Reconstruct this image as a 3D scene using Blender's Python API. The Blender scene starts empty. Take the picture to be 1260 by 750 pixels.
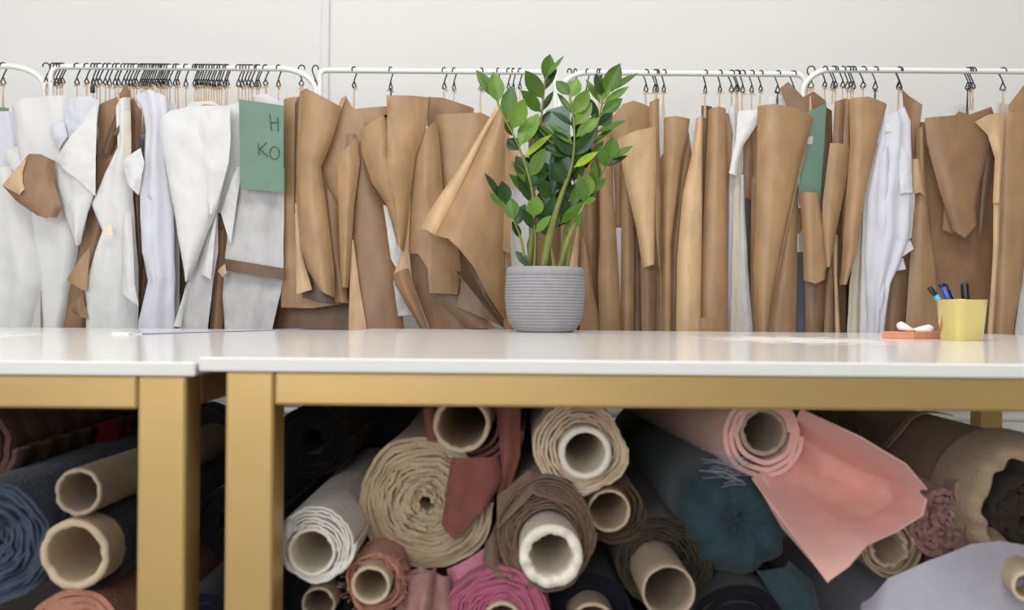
import bpy, math, random
from mathutils import Vector, Matrix, noise

# ------------------------------------------------------------------ camera
F = 1225.0                      # focal length in px of a 1260 x 750 frame
ZC = 0.967                      # lens height
ROLL = math.radians(0.5)
sc = bpy.context.scene
C = sc.collection
cam_d = bpy.data.cameras.new('camera')
cam = bpy.data.objects.new('camera', cam_d)
C.objects.link(cam)
cam_d.sensor_width = 36.0
cam_d.lens = 36.0 * F / 1260.0
cam_d.clip_start = 0.05
cam.location = (0, 0, ZC)
cam.rotation_euler = (math.pi / 2, -ROLL, 0)
cam_d.dof.use_dof = True
cam_d.dof.focus_distance = 2.55
cam_d.dof.aperture_fstop = 5.0
sc.camera = cam

# ------------------------------------------------------------------ world, lights, exposure
w = bpy.data.worlds.new('world')
sc.world = w
w.use_nodes = True
w.node_tree.nodes['Background'].inputs[0].default_value = (0.93, 0.96, 1.0, 1)
w.node_tree.nodes['Background'].inputs[1].default_value = 0.10


def area(name, loc, target, sx, sy, power, col):
    l = bpy.data.lights.new(name, 'AREA')
    l.shape = 'RECTANGLE'
    l.size, l.size_y, l.energy, l.color = sx, sy, power, col
    o = bpy.data.objects.new(name, l)
    C.objects.link(o)
    o.location = loc
    o.rotation_euler = (Vector(target) - Vector(loc)).to_track_quat('-Z', 'Y').to_euler()
    return o


area('window_daylight', (-1.2, -3.2, 1.85), (0.2, 3.0, 1.3), 3.0, 2.0, 114, (0.96, 0.98, 1.0))
area('side_window_daylight', (-3.4, 0.6, 2.0), (0.0, 2.9, 1.2), 2.2, 1.6, 18, (0.96, 0.98, 1.0))
area('ceiling_panel_light', (0.0, 0.7, 3.12), (0.0, 1.1, 0.0), 2.4, 1.0, 46, (1.0, 0.985, 0.965))
area('rear_fill_light', (0.2, 2.35, 3.12), (0.2, 2.5, 0.0), 4.2, 0.5, 22, (1.0, 0.985, 0.965))  # unseen fill lamp added to brighten the wall behind the racks

sc.view_settings.view_transform = 'Standard'
sc.view_settings.look = 'None'
sc.view_settings.gamma = 1.0
sc.view_settings.use_curve_mapping = False
sc.view_settings.exposure = 0.0

# ------------------------------------------------------------------ helpers
CR, SR = math.cos(ROLL), math.sin(ROLL)


def P(px, py, d):
    """the point at distance d (metres along the view axis) seen at a photo pixel"""
    dx, dy = px - 630.0, py - 375.0
    a = dx * CR + dy * SR
    b = -dx * SR + dy * CR
    return Vector((a * d / F, d, ZC - b * d / F))


def srgb(r, g, b):
    f = lambda c: (c / 255 / 12.92) if c / 255 <= 0.04045 else ((c / 255 + 0.055) / 1.055) ** 2.4
    return (f(r), f(g), f(b), 1.0)


def mat(name, col, rough=0.6, metal=0.0, var=0.08, scale=6.0, bump=0.0, bscale=60.0,
        stretch=(1, 1, 1), spec=0.5, sheen=0.0, detail=4.0, trans=0.0):
    """procedural surface: two-tone noise colour plus fine bump"""
    m = bpy.data.materials.new(name)
    m.use_nodes = True
    nt = m.node_tree
    bs = nt.nodes['Principled BSDF']
    bs.inputs['Roughness'].default_value = rough
    bs.inputs['Metallic'].default_value = metal
    bs.inputs['Specular IOR Level'].default_value = spec
    if sheen:
        bs.inputs['Sheen Weight'].default_value = sheen
        bs.inputs['Sheen Roughness'].default_value = 0.5
    if trans:
        bs.inputs['Subsurface Weight'].default_value = trans
    tc = nt.nodes.new('ShaderNodeTexCoord')
    mp = nt.nodes.new('ShaderNodeMapping')
    mp.inputs['Scale'].default_value = stretch
    nt.links.new(tc.outputs['Object'], mp.inputs['Vector'])
    n = nt.nodes.new('ShaderNodeTexNoise')
    n.inputs['Scale'].default_value = scale
    n.inputs['Detail'].default_value = detail
    nt.links.new(mp.outputs['Vector'], n.inputs['Vector'])
    r = nt.nodes.new('ShaderNodeValToRGB')
    r.color_ramp.elements[0].position = 0.32
    r.color_ramp.elements[1].position = 0.68
    r.color_ramp.elements[0].color = tuple(max(0, c * (1 - var)) for c in col[:3]) + (1,)
    r.color_ramp.elements[1].color = tuple(min(1, c * (1 + var)) for c in col[:3]) + (1,)
    nt.links.new(n.outputs['Fac'], r.inputs['Fac'])
    nt.links.new(r.outputs['Color'], bs.inputs['Base Color'])
    if bump:
        n2 = nt.nodes.new('ShaderNodeTexNoise')
        n2.inputs['Scale'].default_value = bscale
        n2.inputs['Detail'].default_value = 5.0
        nt.links.new(mp.outputs['Vector'], n2.inputs['Vector'])
        bp = nt.nodes.new('ShaderNodeBump')
        bp.inputs['Strength'].default_value = bump
        bp.inputs['Distance'].default_value = 0.01
        nt.links.new(n2.outputs['Fac'], bp.inputs['Height'])
        nt.links.new(bp.outputs['Normal'], bs.inputs['Normal'])
    return m


def tag(o, label=None, cat=None, group=None, kind=None):
    if label: o['label'] = label
    if cat: o['category'] = cat
    if group: o['group'] = group
    if kind: o['kind'] = kind
    return o


def empty(name, loc, label=None, cat=None, group=None):
    o = bpy.data.objects.new(name, None)
    o.empty_display_size = 0.05
    C.objects.link(o)
    o.location = loc
    return tag(o, label, cat, group)


def world_loc(o):
    v = Vector(o.location)
    while o.parent:
        o = o.parent
        v = v + Vector(o.location)
    return v


def shell(verts, faces, th):
    """give a sheet real thickness: two smooth sides and a crisp rim of its own"""
    verts = [Vector(v) for v in verts]
    nrm = [Vector((0, 0, 0)) for _ in verts]
    edge = {}
    for f in faces:
        p = [verts[i] for i in f]
        n = (p[2] - p[0]).cross(p[3] - p[1]) if len(p) == 4 else (p[1] - p[0]).cross(p[2] - p[0])
        for i in f: nrm[i] += n
        for a, b in zip(f, f[1:] + f[:1]): edge[(a, b)] = 1
    h = th / 2
    for n in nrm:
        if n.length > 1e-12: n.normalize()
    N = len(verts)
    V = [v + n * h for v, n in zip(verts, nrm)] + [v - n * h for v, n in zip(verts, nrm)]
    Fc = list(faces) + [tuple(i + N for i in f[::-1]) for f in faces]
    ns = len(Fc)
    for (a, b) in list(edge):
        if (b, a) in edge: continue
        k = len(V)
        V += [V[a], V[b], V[b + N], V[a + N]]
        Fc.append((k + 1, k, k + 3, k + 2))
    return V, Fc, ns


def mesh(name, verts, faces, m, parent=None, smooth=True, solid=0.0, offset=0.0, origin=None):
    """verts are in world space; the object's origin is its parent's (or origin)"""
    base = world_loc(parent) if parent else Vector((0, 0, 0))
    org = Vector(origin) if origin is not None else base
    n_smooth = None
    if solid:
        verts, faces, n_smooth = shell(verts, faces, solid)
    me = bpy.data.meshes.new(name)
    me.from_pydata([tuple(Vector(v) - org) for v in verts], [], faces)
    me.update()
    if smooth:
        ns = len(me.polygons) if n_smooth is None else n_smooth
        me.polygons.foreach_set('use_smooth', [i < ns for i in range(len(me.polygons))])
    me.materials.append(m)
    o = bpy.data.objects.new(name, me)
    C.objects.link(o)
    if parent:
        o.parent = parent
        o.location = org - base
    else:
        o.location = org
    return o


class MB:
    """collects simple shapes into one mesh"""

    def __init__(self):
        self.v, self.f = [], []

    def box(self, a, b):
        (x0, y0, z0), (x1, y1, z1) = a, b
        i = len(self.v)
        self.v += [(x0, y0, z0), (x1, y0, z0), (x1, y1, z0), (x0, y1, z0),
                   (x0, y0, z1), (x1, y0, z1), (x1, y1, z1), (x0, y1, z1)]
        self.f += [(i, i + 3, i + 2, i + 1), (i + 4, i + 5, i + 6, i + 7), (i, i + 1, i + 5, i + 4),
                   (i + 1, i + 2, i + 6, i + 5), (i + 2, i + 3, i + 7, i + 6), (i + 3, i, i + 4, i + 7)]
        return self

    def tube(self, pts, r, n=8, caps=True):
        pts = [Vector(p) for p in pts]
        rad = r if isinstance(r, (list, tuple)) else [r] * len(pts)
        i0 = len(self.v)
        up = Vector((0.13, 0.31, 0.94))
        prev = None
        for k, p in enumerate(pts):
            t = (pts[min(k + 1, len(pts) - 1)] - pts[max(k - 1, 0)]).normalized()
            if prev is None:
                e1 = t.cross(up)
                if e1.length < 1e-3: e1 = t.cross(Vector((1, 0, 0)))
            else:
                e1 = prev - t * prev.dot(t)
            e1.normalize()
            prev = e1
            e2 = t.cross(e1)
            for j in range(n):
                a = 2 * math.pi * j / n
                self.v.append(tuple(p + (e1 * math.cos(a) + e2 * math.sin(a)) * rad[k]))
        for k in range(len(pts) - 1):
            for j in range(n):
                a = i0 + k * n + j
                b = i0 + k * n + (j + 1) % n
                self.f.append((a, b, b + n, a + n))
        if caps:
            self.f.append(tuple(i0 + j for j in range(n))[::-1])
            self.f.append(tuple(i0 + (len(pts) - 1) * n + j for j in range(n)))
        return self

    def lathe(self, prof, c, n=48, axis=None):
        """prof: list of (radius, height); around +z at c"""
        i0 = len(self.v)
        for r, h in prof:
            for j in range(n):
                a = 2 * math.pi * j / n
                self.v.append((c[0] + r * math.cos(a), c[1] + r * math.sin(a), c[2] + h))
        for k in range(len(prof) - 1):
            for j in range(n):
                a = i0 + k * n + j
                b = i0 + k * n + (j + 1) % n
                self.f.append((a, b, b + n, a + n))
        return self

    def build(self, name, m, parent=None, smooth=True, bevel=0.0, origin=None):
        o = mesh(name, self.v, self.f, m, parent, smooth, origin=origin)
        if bevel:
            b = o.modifiers.new('bevel', 'BEVEL')
            b.width = bevel
            b.segments = 2
            b.limit_method = 'ANGLE'
        return o


def poly_at(pts, t):
    """point at normalised arc length t of a polyline"""
    if len(pts) == 1: return pts[0].copy()
    L = [(pts[i + 1] - pts[i]).length for i in range(len(pts) - 1)]
    tot = sum(L) or 1e-9
    s = t * tot
    for i, l in enumerate(L):
        if s <= l + 1e-9 or i == len(L) - 1:
            return pts[i].lerp(pts[i + 1], min(1.0, max(0.0, s / (l or 1e-9))))
        s -= l


def params(pts):
    L = [(pts[i + 1] - pts[i]).length for i in range(len(pts) - 1)]
    tot = sum(L) or 1e-9
    out, s = [], 0
    for l in L[:-1]:
        s += l
        out.append(s / tot)
    return out


def merge(n, *lists):
    keep = [0.0, 1.0]
    for l in lists:
        for t in l:
            if all(abs(t - k) > 0.012 for k in keep): keep.append(t)
    for i in range(1, n):
        t = i / n
        if all(abs(t - k) > 0.4 / n for k in keep): keep.append(t)
    return sorted(keep)


def sheet_verts(T, B, L=(), R=(), d=3.0, b=1.0, wv=(0, 1, 0), nz=0.25, nu=12, nv=16, seed=0, bv=0.0, cr=0.03):
    """a bent sheet spanned between four traced edges; third coordinate of a point = cm towards the room"""
    q = lambda p: P(p[0], p[1], d - (p[2] / 100 if len(p) > 2 else 0))
    T, B = [q(p) for p in T], [q(p) for p in B]
    L = [T[0]] + [q(p) for p in L] + [B[0]]
    R = [T[-1]] + [q(p) for p in R] + [B[-1]]
    us, vs = merge(nu, params(T), params(B)), merge(nv, params(L), params(R))
    V, Fc = [], []
    for v in vs:
        lv, rv = poly_at(L, v), poly_at(R, v)
        for u in us:
            p = (poly_at(T, u) * (1 - v) + poly_at(B, u) * v + lv * (1 - u) + rv * u
                 - (T[0] * (1 - u) * (1 - v) + T[-1] * u * (1 - v) + B[0] * (1 - u) * v + B[-1] * u * v))
            if b >= 1.15: out = 1.35 * b * math.sqrt(max(0.0, 1 - (2 * u - 1) ** 2)) ** 1.0
            else: out = 1.2 * b * math.sin(math.pi * u)
            out += bv * math.sin(math.pi * v)
            out += wv[0] * math.sin(2 * math.pi * (wv[1] * u + wv[2] + 0.12 * v)) * (0.45 + 0.55 * v)
            out += nz * noise.noise(Vector((p.x * 14 + seed * 3.1, p.z * 5, seed * 1.7))) * 2.0
            out += cr * noise.fractal(Vector((p.x * 26 + seed, p.z * 16, seed * .7)), 1.0, 2.0, 3) * 2.0
            p.y -= out / 100
            V.append(p)
    n = len(us)
    for j in range(len(vs) - 1):
        for i in range(n - 1):
            a = j * n + i
            Fc.append((a, a + n, a + n + 1, a + 1))
    return V, Fc


# ------------------------------------------------------------------ materials
M = {}
M['wall'] = mat('wall_paint', srgb(233, 232, 230), 0.75, var=0.012, scale=1.5, bump=0.05, bscale=40)
M['trim'] = mat('conduit_paint', srgb(226, 226, 226), 0.5, var=0.01)
M['floor'] = mat('floor_concrete', srgb(150, 146, 140), 0.6, var=0.08, scale=3, bump=0.1, bscale=30)
M['ceiling'] = mat('ceiling_paint', srgb(240, 240, 238), 0.8, var=0.01)
M['slab'] = mat('white_laminate', srgb(228, 226, 223), 0.155, var=0.012, scale=9, stretch=(1, 6, 1), spec=0.5)
nt = M['slab'].node_tree
bs = nt.nodes['Principled BSDF']
tc = nt.nodes.new('ShaderNodeTexCoord')
mp = nt.nodes.new('ShaderNodeMapping')          # smudged chalk patch, about 60 x 70 cm
mp.inputs['Location'].default_value = (-0.12 * 2.6, -0.10 * 1.9, 0)
mp.inputs['Scale'].default_value = (2.6, 1.9, 0)
nt.links.new(tc.outputs['Object'], mp.inputs['Vector'])
gr = nt.nodes.new('ShaderNodeTexGradient')
gr.gradient_type = 'SPHERICAL'
nt.links.new(mp.outputs['Vector'], gr.inputs['Vector'])
mp2 = nt.nodes.new('ShaderNodeMapping')
mp2.inputs['Scale'].default_value = (14, 26, 1)
nt.links.new(tc.outputs['Object'], mp2.inputs['Vector'])
nz = nt.nodes.new('ShaderNodeTexNoise')
nz.inputs['Scale'].default_value = 1.4
nz.inputs['Detail'].default_value = 7.0
nt.links.new(mp2.outputs['Vector'], nz.inputs['Vector'])
mul = nt.nodes.new('ShaderNodeMath')
mul.operation = 'MULTIPLY'
nt.links.new(nz.outputs['Fac'], mul.inputs[0])
nt.links.new(gr.outputs['Fac'], mul.inputs[1])
mr = nt.nodes.new('ShaderNodeMapRange')
mr.inputs['From Min'].default_value = 0.27
mr.inputs['From Max'].default_value = 0.40
mr.inputs['To Min'].default_value = 0.155
mr.inputs['To Max'].default_value = 0.55
nt.links.new(mul.outputs['Value'], mr.inputs['Value'])
nt.links.new(mr.outputs['Result'], bs.inputs['Roughness'])
M['gold'] = mat('gold_paint', srgb(188, 157, 100), 0.4, metal=0.5, var=0.05, scale=4, bump=0.02, bscale=30)
M['rack'] = mat('white_tube', srgb(238, 237, 234), 0.35, var=0.01)
M['hook'] = mat('black_wire', srgb(30, 36, 38), 0.4, var=0.05)
M['cord'] = mat('jute_cord', srgb(196, 170, 138), 0.9, var=0.15, scale=120)
M['cord_dark'] = mat('dark_cord', srgb(40, 52, 56), 0.8, var=0.1, scale=120)
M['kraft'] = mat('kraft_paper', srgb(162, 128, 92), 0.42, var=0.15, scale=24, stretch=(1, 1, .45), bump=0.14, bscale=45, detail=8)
M['kraft2'] = mat('kraft_paper_tan_shaded', srgb(142, 108, 77), 0.42, var=0.15, scale=24, stretch=(1, 1, .45), bump=0.14, bscale=45, detail=8)  # darker kraft; shade between the sheets is put into its colour
M['kraftl'] = mat('kraft_paper_pale_lit', srgb(198, 164, 126), 0.42, var=0.15, scale=24, stretch=(1, 1, .45), bump=0.14, bscale=45, detail=8)  # paler kraft; light on turned and forward pieces is in its colour
M['kraftd'] = mat('kraft_paper_brown_shaded', srgb(102, 76, 50), 0.42, var=0.15, scale=24, stretch=(1, 1, .45), bump=0.14, bscale=45, detail=8)  # darkest kraft; shade of recesses and undersides is in its colour
M['white'] = mat('white_paper', srgb(217, 217, 216), 0.6, var=0.02, scale=12, bump=0.35, bscale=16)
M['lilac'] = mat('cool_white_interfacing', srgb(210, 210, 219), 0.65, var=0.02, scale=12, bump=0.4, bscale=16)
M['grey'] = mat('grey_white_tissue', srgb(196, 195, 195), 0.65, var=0.05, scale=14, stretch=(3, 1, 1), bump=0.4, bscale=16)
M['cream'] = mat('cream_tissue', srgb(208, 200, 182), 0.65, var=0.04, scale=20, stretch=(6, 1, 1), bump=0.15, bscale=25)
M['green'] = mat('green_card', srgb(104, 134, 117), 0.6, var=0.06, scale=14, bump=0.05, bscale=60)
M['ink'] = mat('marker_ink', srgb(44, 66, 58), 0.6, var=0.05)
M['slate'] = mat('slate_paper', srgb(120, 120, 126), 0.6, var=0.05)
M['tape'] = mat('yellow_tape', srgb(236, 222, 186), 0.5, var=0.04)

# ------------------------------------------------------------------ room
YW = 3.66


def struct(name, a, b, m, label, cat):
    o = MB().box(a, b).build(name, m, smooth=False)
    tag(o, label, cat, kind='structure')
    return o


struct('floor', (-3.6, -3.6, -0.1), (3.8, YW + 0.1, 0), M['floor'], 'grey concrete workshop floor under the tables', 'floor')
struct('wall_back', (-3.6, YW, 0), (3.8, YW + 0.1, 3.2), M['wall'], 'plain white wall behind the pattern racks', 'wall')
struct('wall_left', (-3.7, -3.6, 0), (-3.6, YW + 0.1, 3.2), M['wall'], 'white side wall beyond the denim end of the table', 'wall')
struct('wall_right', (3.8, -3.6, 0), (3.9, YW + 0.1, 3.2), M['wall'], 'white side wall beyond the pen cup end', 'wall')
struct('ceiling', (-3.7, -3.6, 3.2), (3.9, YW + 0.1, 3.3), M['ceiling'], 'white ceiling over the workshop', 'ceiling')
xt = P(401, 40, YW).x
o = MB().box((xt - 0.014, YW - 0.016, 0), (xt + 0.014, YW, 3.2)).build('trim_1', M['trim'], smooth=False, bevel=0.003)
tag(o, 'white vertical conduit strip running up the wall', 'conduit', kind='structure')

# ------------------------------------------------------------------ tables
ZT = 0.9


def table(x0, x1, ya, yb, zt, name, label, lx0, lx1):
    """slab, gold frame of four posts, four rails, shelf"""
    t = empty(name, ((x0 + x1) / 2, (ya + yb) / 2, 0), label, 'table')
    th, bh, lw = 0.0178, 0.041, 0.060
    MB().box((x0, ya, zt - th), (x1, yb, zt)).build('tabletop', M['slab'], t, smooth=False, bevel=0.0025)
    zb = zt - th
    ys = (ya + 0.002, yb - 0.03 - lw)
    for lx in (lx0, lx1 - lw):
        for y in ys:
            MB().box((lx, y, 0), (lx + lw, y + lw, zb)).build('leg', M['gold'], t, smooth=False, bevel=0.004)
    for y in ys:
        MB().box((lx0 + lw, y, zb - bh), (lx1 - lw, y + lw, zb)).build('rail', M['gold'], t, smooth=False, bevel=0.004)
    for lx in (lx0, lx1 - lw):
        MB().box((lx, ys[0] + lw, zb - bh), (lx + lw, ys[1], zb)).build('rail', M['gold'], t, smooth=False, bevel=0.004)
    MB().box((lx0 + 0.004, ys[0] + 0.03, 0.40), (lx1 - 0.004, ys[1] + 0.03, 0.425)).build('shelf', M['shelf'], t, smooth=False, bevel=0.002)
    return t


M['shelf'] = mat('dark_board', srgb(70, 58, 48), 0.6, var=0.1, scale=8, stretch=(1, 6, 1))
table(-0.3835, 1.32, 1.22, 2.70, ZT, 'cutting_table',
      'long white-topped cutting table with gold frame holding the potted plant', -0.351, 1.29)
table(-2.2, -0.3872, 1.218, 2.74, ZT - 0.0062, 'cutting_table',
      'slightly lower white-topped gold table under the white patterns, with denim roll below', -2.17, -0.398)

# ------------------------------------------------------------------ garment racks
DR, ZR, RR = 3.15, 1.708, 0.0088


def arc(c, r, a0, a1, n, ux, uz):
    return [Vector(c) + Vector(ux) * r * math.cos(math.radians(a0 + (a1 - a0) * i / n)) +
            Vector(uz) * r * math.sin(math.radians(a0 + (a1 - a0) * i / n)) for i in range(n + 1)]


def rack(px0, px1, label, dz=0.0, dd=0.0, ra=0.03, rb=0.12):
    x0, x1 = P(px0, 88, DR).x, P(px1, 88, DR).x
    z, y = ZR + dz, DR + dd
    t = empty('garment_rack', ((x0 + x1) / 2, y, 0), label, 'garment rack', 'white tube racks behind the tables')
    ell = lambda cx, rx, rz, a0, a1: [Vector((cx + rx * math.cos(math.radians(a0 + (a1 - a0) * i / 12)), y,
                                              z - rz + rz * math.sin(math.radians(a0 + (a1 - a0) * i / 12)))) for i in range(13)]
    pts = [Vector((x0, y, 0.10)), Vector((x0, y, 0.9))]
    pts += ell(x0 + ra, ra, min(ra, .075), 180, 90)
    pts += ell(x1 - rb, rb, min(rb, .075), 90, 0)
    pts += [Vector((x1, y, 0.9)), Vector((x1, y, 0.10))]
    MB().tube(pts, RR, 12).build('hanging_frame', M['rack'], t)
    MB().tube([(x0, y, 0.625), (x1, y, 0.625)], 0.011, 10).build('lower_bar', M['rack'], t)
    for x in (x0, x1):
        MB().tube([(x, y - 0.2, 0.09), (x, y + 0.2, 0.09)], 0.0125, 10).build('foot', M['rack'], t)
        for s in (-0.185, 0.185):
            MB().tube([(x - 0.012, y + s, 0.035), (x + 0.012, y + s, 0.035)], 0.035, 14).tube(
                [(x, y + s, 0.035), (x, y + s, 0.085)], 0.006, 6).build('caster', M['hook'], t)
    return t


rack(-330, 56, 'white tube rack holding the plain green card and crumpled white sheets')
rack(63, 389, 'white tube rack with the densest row of black hooks')
rack(394, 684, 'white tube rack holding kraft patterns beside the wall conduit', -0.004, 0, .02, .03)
rack(689, 991, 'white tube rack hung with upright kraft rolls behind the plant', -0.004, 0.0, .09, .03)
rack(985, 1330, 'white tube rack with the shirt-like lilac pattern and pen cup before it', 0.004, -0.03, .09, .09)
DROP = {}


def rod_at(px):
    """(depth, height) of the rod above a pixel column"""
    if px > 993: return DR - 0.03, ZR + 0.004
    if px > 391: return DR, ZR - 0.004
    return DR, ZR


# ------------------------------------------------------------------ hooks, cords
def hook_path(rng, cx, cy, cz, ang, h=0.062):
    r = RR + 0.0026
    ca, sa = math.cos(ang), math.sin(ang)
    loc = []
    for i in range(9):
        a = math.radians(-15 + 195 * i / 8)
        loc.append((r * math.cos(a), r * math.sin(a)))
    loc += [(-r * 0.95, -0.008), (-r * 0.35, -0.022), (0.001, -0.034)]
    zb = -h + RR
    tri = [(0.0, -0.035), (-0.0085, zb + 0.004), (-0.0065, zb), (0.0065, zb), (0.0085, zb + 0.004), (0.0005, -0.034)]
    loc += tri
    return [Vector((cx + u * sa, cy - u * ca, cz + v)) for u, v in loc], Vector((cx, cy, cz + zb))


def add_hook(t, px, seed=0, ang=None):
    rng = random.Random(seed * 7 + int(px * 3))
    dy, dz = rod_at(px)
    x = P(px, 88, dy).x
    a = math.radians(ang if ang is not None else (1 if px > 780 else -1) * rng.uniform(22, 44))
    pts, bot = hook_path(rng, x, dy, dz, a, rng.uniform(0.06, 0.068))
    MB().tube(pts, 0.0022, 6).build('hook', M['hook'], t)
    return bot


def add_cord(t, bot, end, m='cord', knot=True, seed=0):
    rng = random.Random(seed)
    mid = bot.lerp(end, 0.5) + Vector((rng.uniform(-.002, .002), 0, 0))
    b = MB()
    off = Vector((0.0022, 0, 0))
    b.tube([bot + off * 0, mid - off * .6, end - off], 0.0016, 5)
    b.tube([bot + off * 0, mid + off * .6, end + off], 0.0016, 5)
    b.build('cord', M[m], t)
    if knot:
        k = MB()
        c = bot + Vector((0, 0, -0.002))
        k.tube([c + Vector((-0.004, 0, 0)), c, c + Vector((0.005, 0, 0.001))], [0.002, 0.0035, 0.002], 6)
        k.tube([c, c + Vector((rng.uniform(-.012, .012), -0.004, rng.uniform(-.012, .004)))], 0.001, 5)
        for sgn in (-1, 1):      # little bow loops
            a_ = rng.uniform(.3, 1.1)
            l_ = rng.uniform(.008, .015)
            d1 = Vector((sgn * math.cos(a_) * l_, -.005, -math.sin(a_) * l_ * rng.choice((1, 1, -.4))))
            side = Vector((0, 0, .004))
            k.tube([c, c + d1 * .5 + side, c + d1, c + d1 * .55 - side, c], .0011, 5)
        k.build('knot', M[m], t)


YB = 470          # traced sheets go on hanging behind the table down to here
used_hooks = []


def bundle(hx, label, sheets, group=None, name='paper_pattern', cat='sewing pattern', cord='cord', cord_y=None, ang=None, hook_x=None):
    """one hook with everything tied to it"""
    hx2 = hook_x or hx
    used_hooks.append(hx2)
    lo = 1e9
    built = []
    for k, s in enumerate(sheets):
        s = dict(s)
        m = s.pop('m')
        nm = s.pop('n', 'paper_sheet')
        lab = s.pop('lab', None)
        s.setdefault('b', 1.0)
        if m in ('white', 'lilac', 'grey', 'cream'):
            for k2, v2 in (('cr', .22), ('nz', .4), ('nu', 20), ('nv', 30)): s.setdefault(k2, v2)
        V, Fc = sheet_verts(seed=hx + k * 13, **s)
        lo = min(lo, min(v.z for v in V))
        built.append((nm, V, Fc, m, lab))
    c = P(hx, 400, sheets[0]['d'])
    t = empty(name, (c.x, c.y, lo), label, cat, group)
    for nm, V, Fc, m, lab in built:
        o = mesh(nm, V, Fc, M[m], t, solid=0.0012)
        if lab: o['label'] = lab
    bot = add_hook(t, hx2, ang=ang)
    # the cord ends on the back-most sheet point close to the hook column
    best = None
    for rad in (.004, .012, .03, .3):
        c_ = [v for _, V, _, _, _ in built for v in V if abs(v.x / v.y - bot.x / bot.y) < rad and v.z < bot.z - .01]
        if c_:
            best = Vector(max(c_, key=lambda v: v.z))
            if rad < .015: best.x = bot.x * best.y / bot.y
            break
    add_cord(t, bot, Vector(best) + Vector((0, 0.002, -0.006)), cord, seed=int(hx))
    return t


def S(m, d, T, B, L=(), R=(), **k):
    return dict(m=m, d=d, T=T, B=B, L=L, R=R, **k)


# ------------------------------------------------------------------ hanging patterns (traced edges, own depth each)
bundle(4, 'green card and crumpled white sheets hung beside the end of the neighbouring rack', [
    S('green', 3.10, [(-14, 131), (11, 133)], [(-14, 250), (11, 250)], b=.2, n='card'),
    S('lilac', 3.07, [(-8, 138), (14, 137)], [(-8, YB), (30, YB)], R=[(22, 183), (30, 300)], wv=(.5, 1.5, 0)),
    S('white', 3.03, [(-10, 215), (12, 205)], [(-10, YB), (20, YB)], R=[(38, 265), (52, 345), (38, 402)], b=1.6, wv=(.6, 1.5, .2)),
    S('white', 3.04, [(6, 187), (22, 180)], [(17, 214), (34, 200)], b=.5)])
bundle(57, 'large white paper pattern with a folded brown kraft piece pinned on its front', [
    S('white', 3.05, [(15, 132), (30, 124), (84, 118)], [(56, YB), (66, YB)],
      L=[(18, 150), (24, 190), (36, 255), (52, 345), (56, 402)], R=[(90, 160), (95, 230), (97, 300), (80, 395)], b=2, wv=(.5, 1.3, .1)),
    S('kraft2', 2.965, [(33, 193), (40, 190), (55, 191), (68, 198)], [(45, 264), (60, 269), (70, 267)],
      L=[(18, 211), (3, 228), (20, 247)], R=[(67, 225), (77, 255)], b=1.4),
    S('kraftl', 2.945, [(3, 228), (33, 194)], [(25, 240), (31, 233)], R=[(28, 212), (28, 224)], b=.3),
    S('lilac', 3.02, [(60, 156), (80, 151)], [(73, 186), (84, 168)], b=.4)])
bundle(107, 'white pattern with a wide diagonal lapel fold beside the tan kraft pattern', [
    S('lilac', 3.025, [(79, 130), (88, 121), (112, 119), (122, 124)], [(86, 178), (118, 165)], L=[(81, 150)], b=.9),
    S('white', 2.985, [(68, 198), (92, 165), (119, 127)], [(72, 203), (95, 219), (117, 241)], R=[(119, 180)], b=1.0),
    S('white', 3.0, [(66, 200), (115, 150)], [(96, 306), (100, 300)], L=[(70, 225), (78, 258)], R=[(118, 235), (108, 262)], b=1.3, wv=(.4, 1.5, .4))])
bundle(153, 'tan kraft pattern with rolled flaps squeezed between white sheets', [
    S('kraft2', 3.06, [(118, 133), (130, 127), (147, 120), (156, 103), (160, 112)], [(55, YB), (95, YB)],
      L=[(121, 160), (119, 230), (100, 300), (84, 350)], R=[(158, 160), (150, 200), (135, 260), (125, 300), (107, 402)], b=1.2),
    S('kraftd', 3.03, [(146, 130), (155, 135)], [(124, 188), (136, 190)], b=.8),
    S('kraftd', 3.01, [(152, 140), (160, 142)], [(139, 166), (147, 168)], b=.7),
    S('kraft', 2.995, [(82, 343), (111, 303)], [(84, 346), (107, 359)], b=.5),
    S('kraft2', 3.0, [(88, 382), (101, 362)], [(92, 386), (109, 393)], b=.4)])
bundle(138, 'creamy white pattern with an arched neck opening and a scrap of yellow tape', [
    S('white', 3.02, [(144, 135), (150, 124), (160, 120)], [(105, YB), (165, YB)],
      L=[(145, 160), (146, 185), (130, 214), (114, 252), (127, 284), (112, 330), (105, 350), (107, 375)],
      R=[(161, 150), (160, 190), (163, 240), (170, 330), (170, 380)], b=1.6, wv=(.7, 1.6, .1)),
    S('cream', 3.0, [(150, 138), (160, 135)], [(150, 200), (161, 195)], L=[(153, 160)], b=.4),
    S('white', 2.97, [(152, 262), (160, 262)], [(151, 360), (171, 376)], R=[(163, 300), (166, 350)], b=.7),
    S('white', 2.965, [(148, 201), (173, 182)], [(155, 222), (170, 240)], L=[(152, 206)], R=[(178, 200), (172, 232)], b=.8),
    S('tape', 2.955, [(127, 278), (136, 276)], [(130, 288), (139, 289)], b=.1, n='tape', lab='torn piece of yellow tape')], hook_x=146)
bundle(161, 'narrow brown kraft strip showing through the arched white neckline', [
    S('kraft2', 3.075, [(158, 124), (166, 121), (175, 138)], [(168, 372), (178, 376)],
      L=[(161, 180), (163, 250), (166, 340)], R=[(172, 180), (178, 260), (184, 340), (182, 360)], b=.9),
    S('kraftd', 3.045, [(164, 240), (172, 240)], [(164, 352), (172, 362)], R=[(176, 300)], b=.5)])
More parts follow.
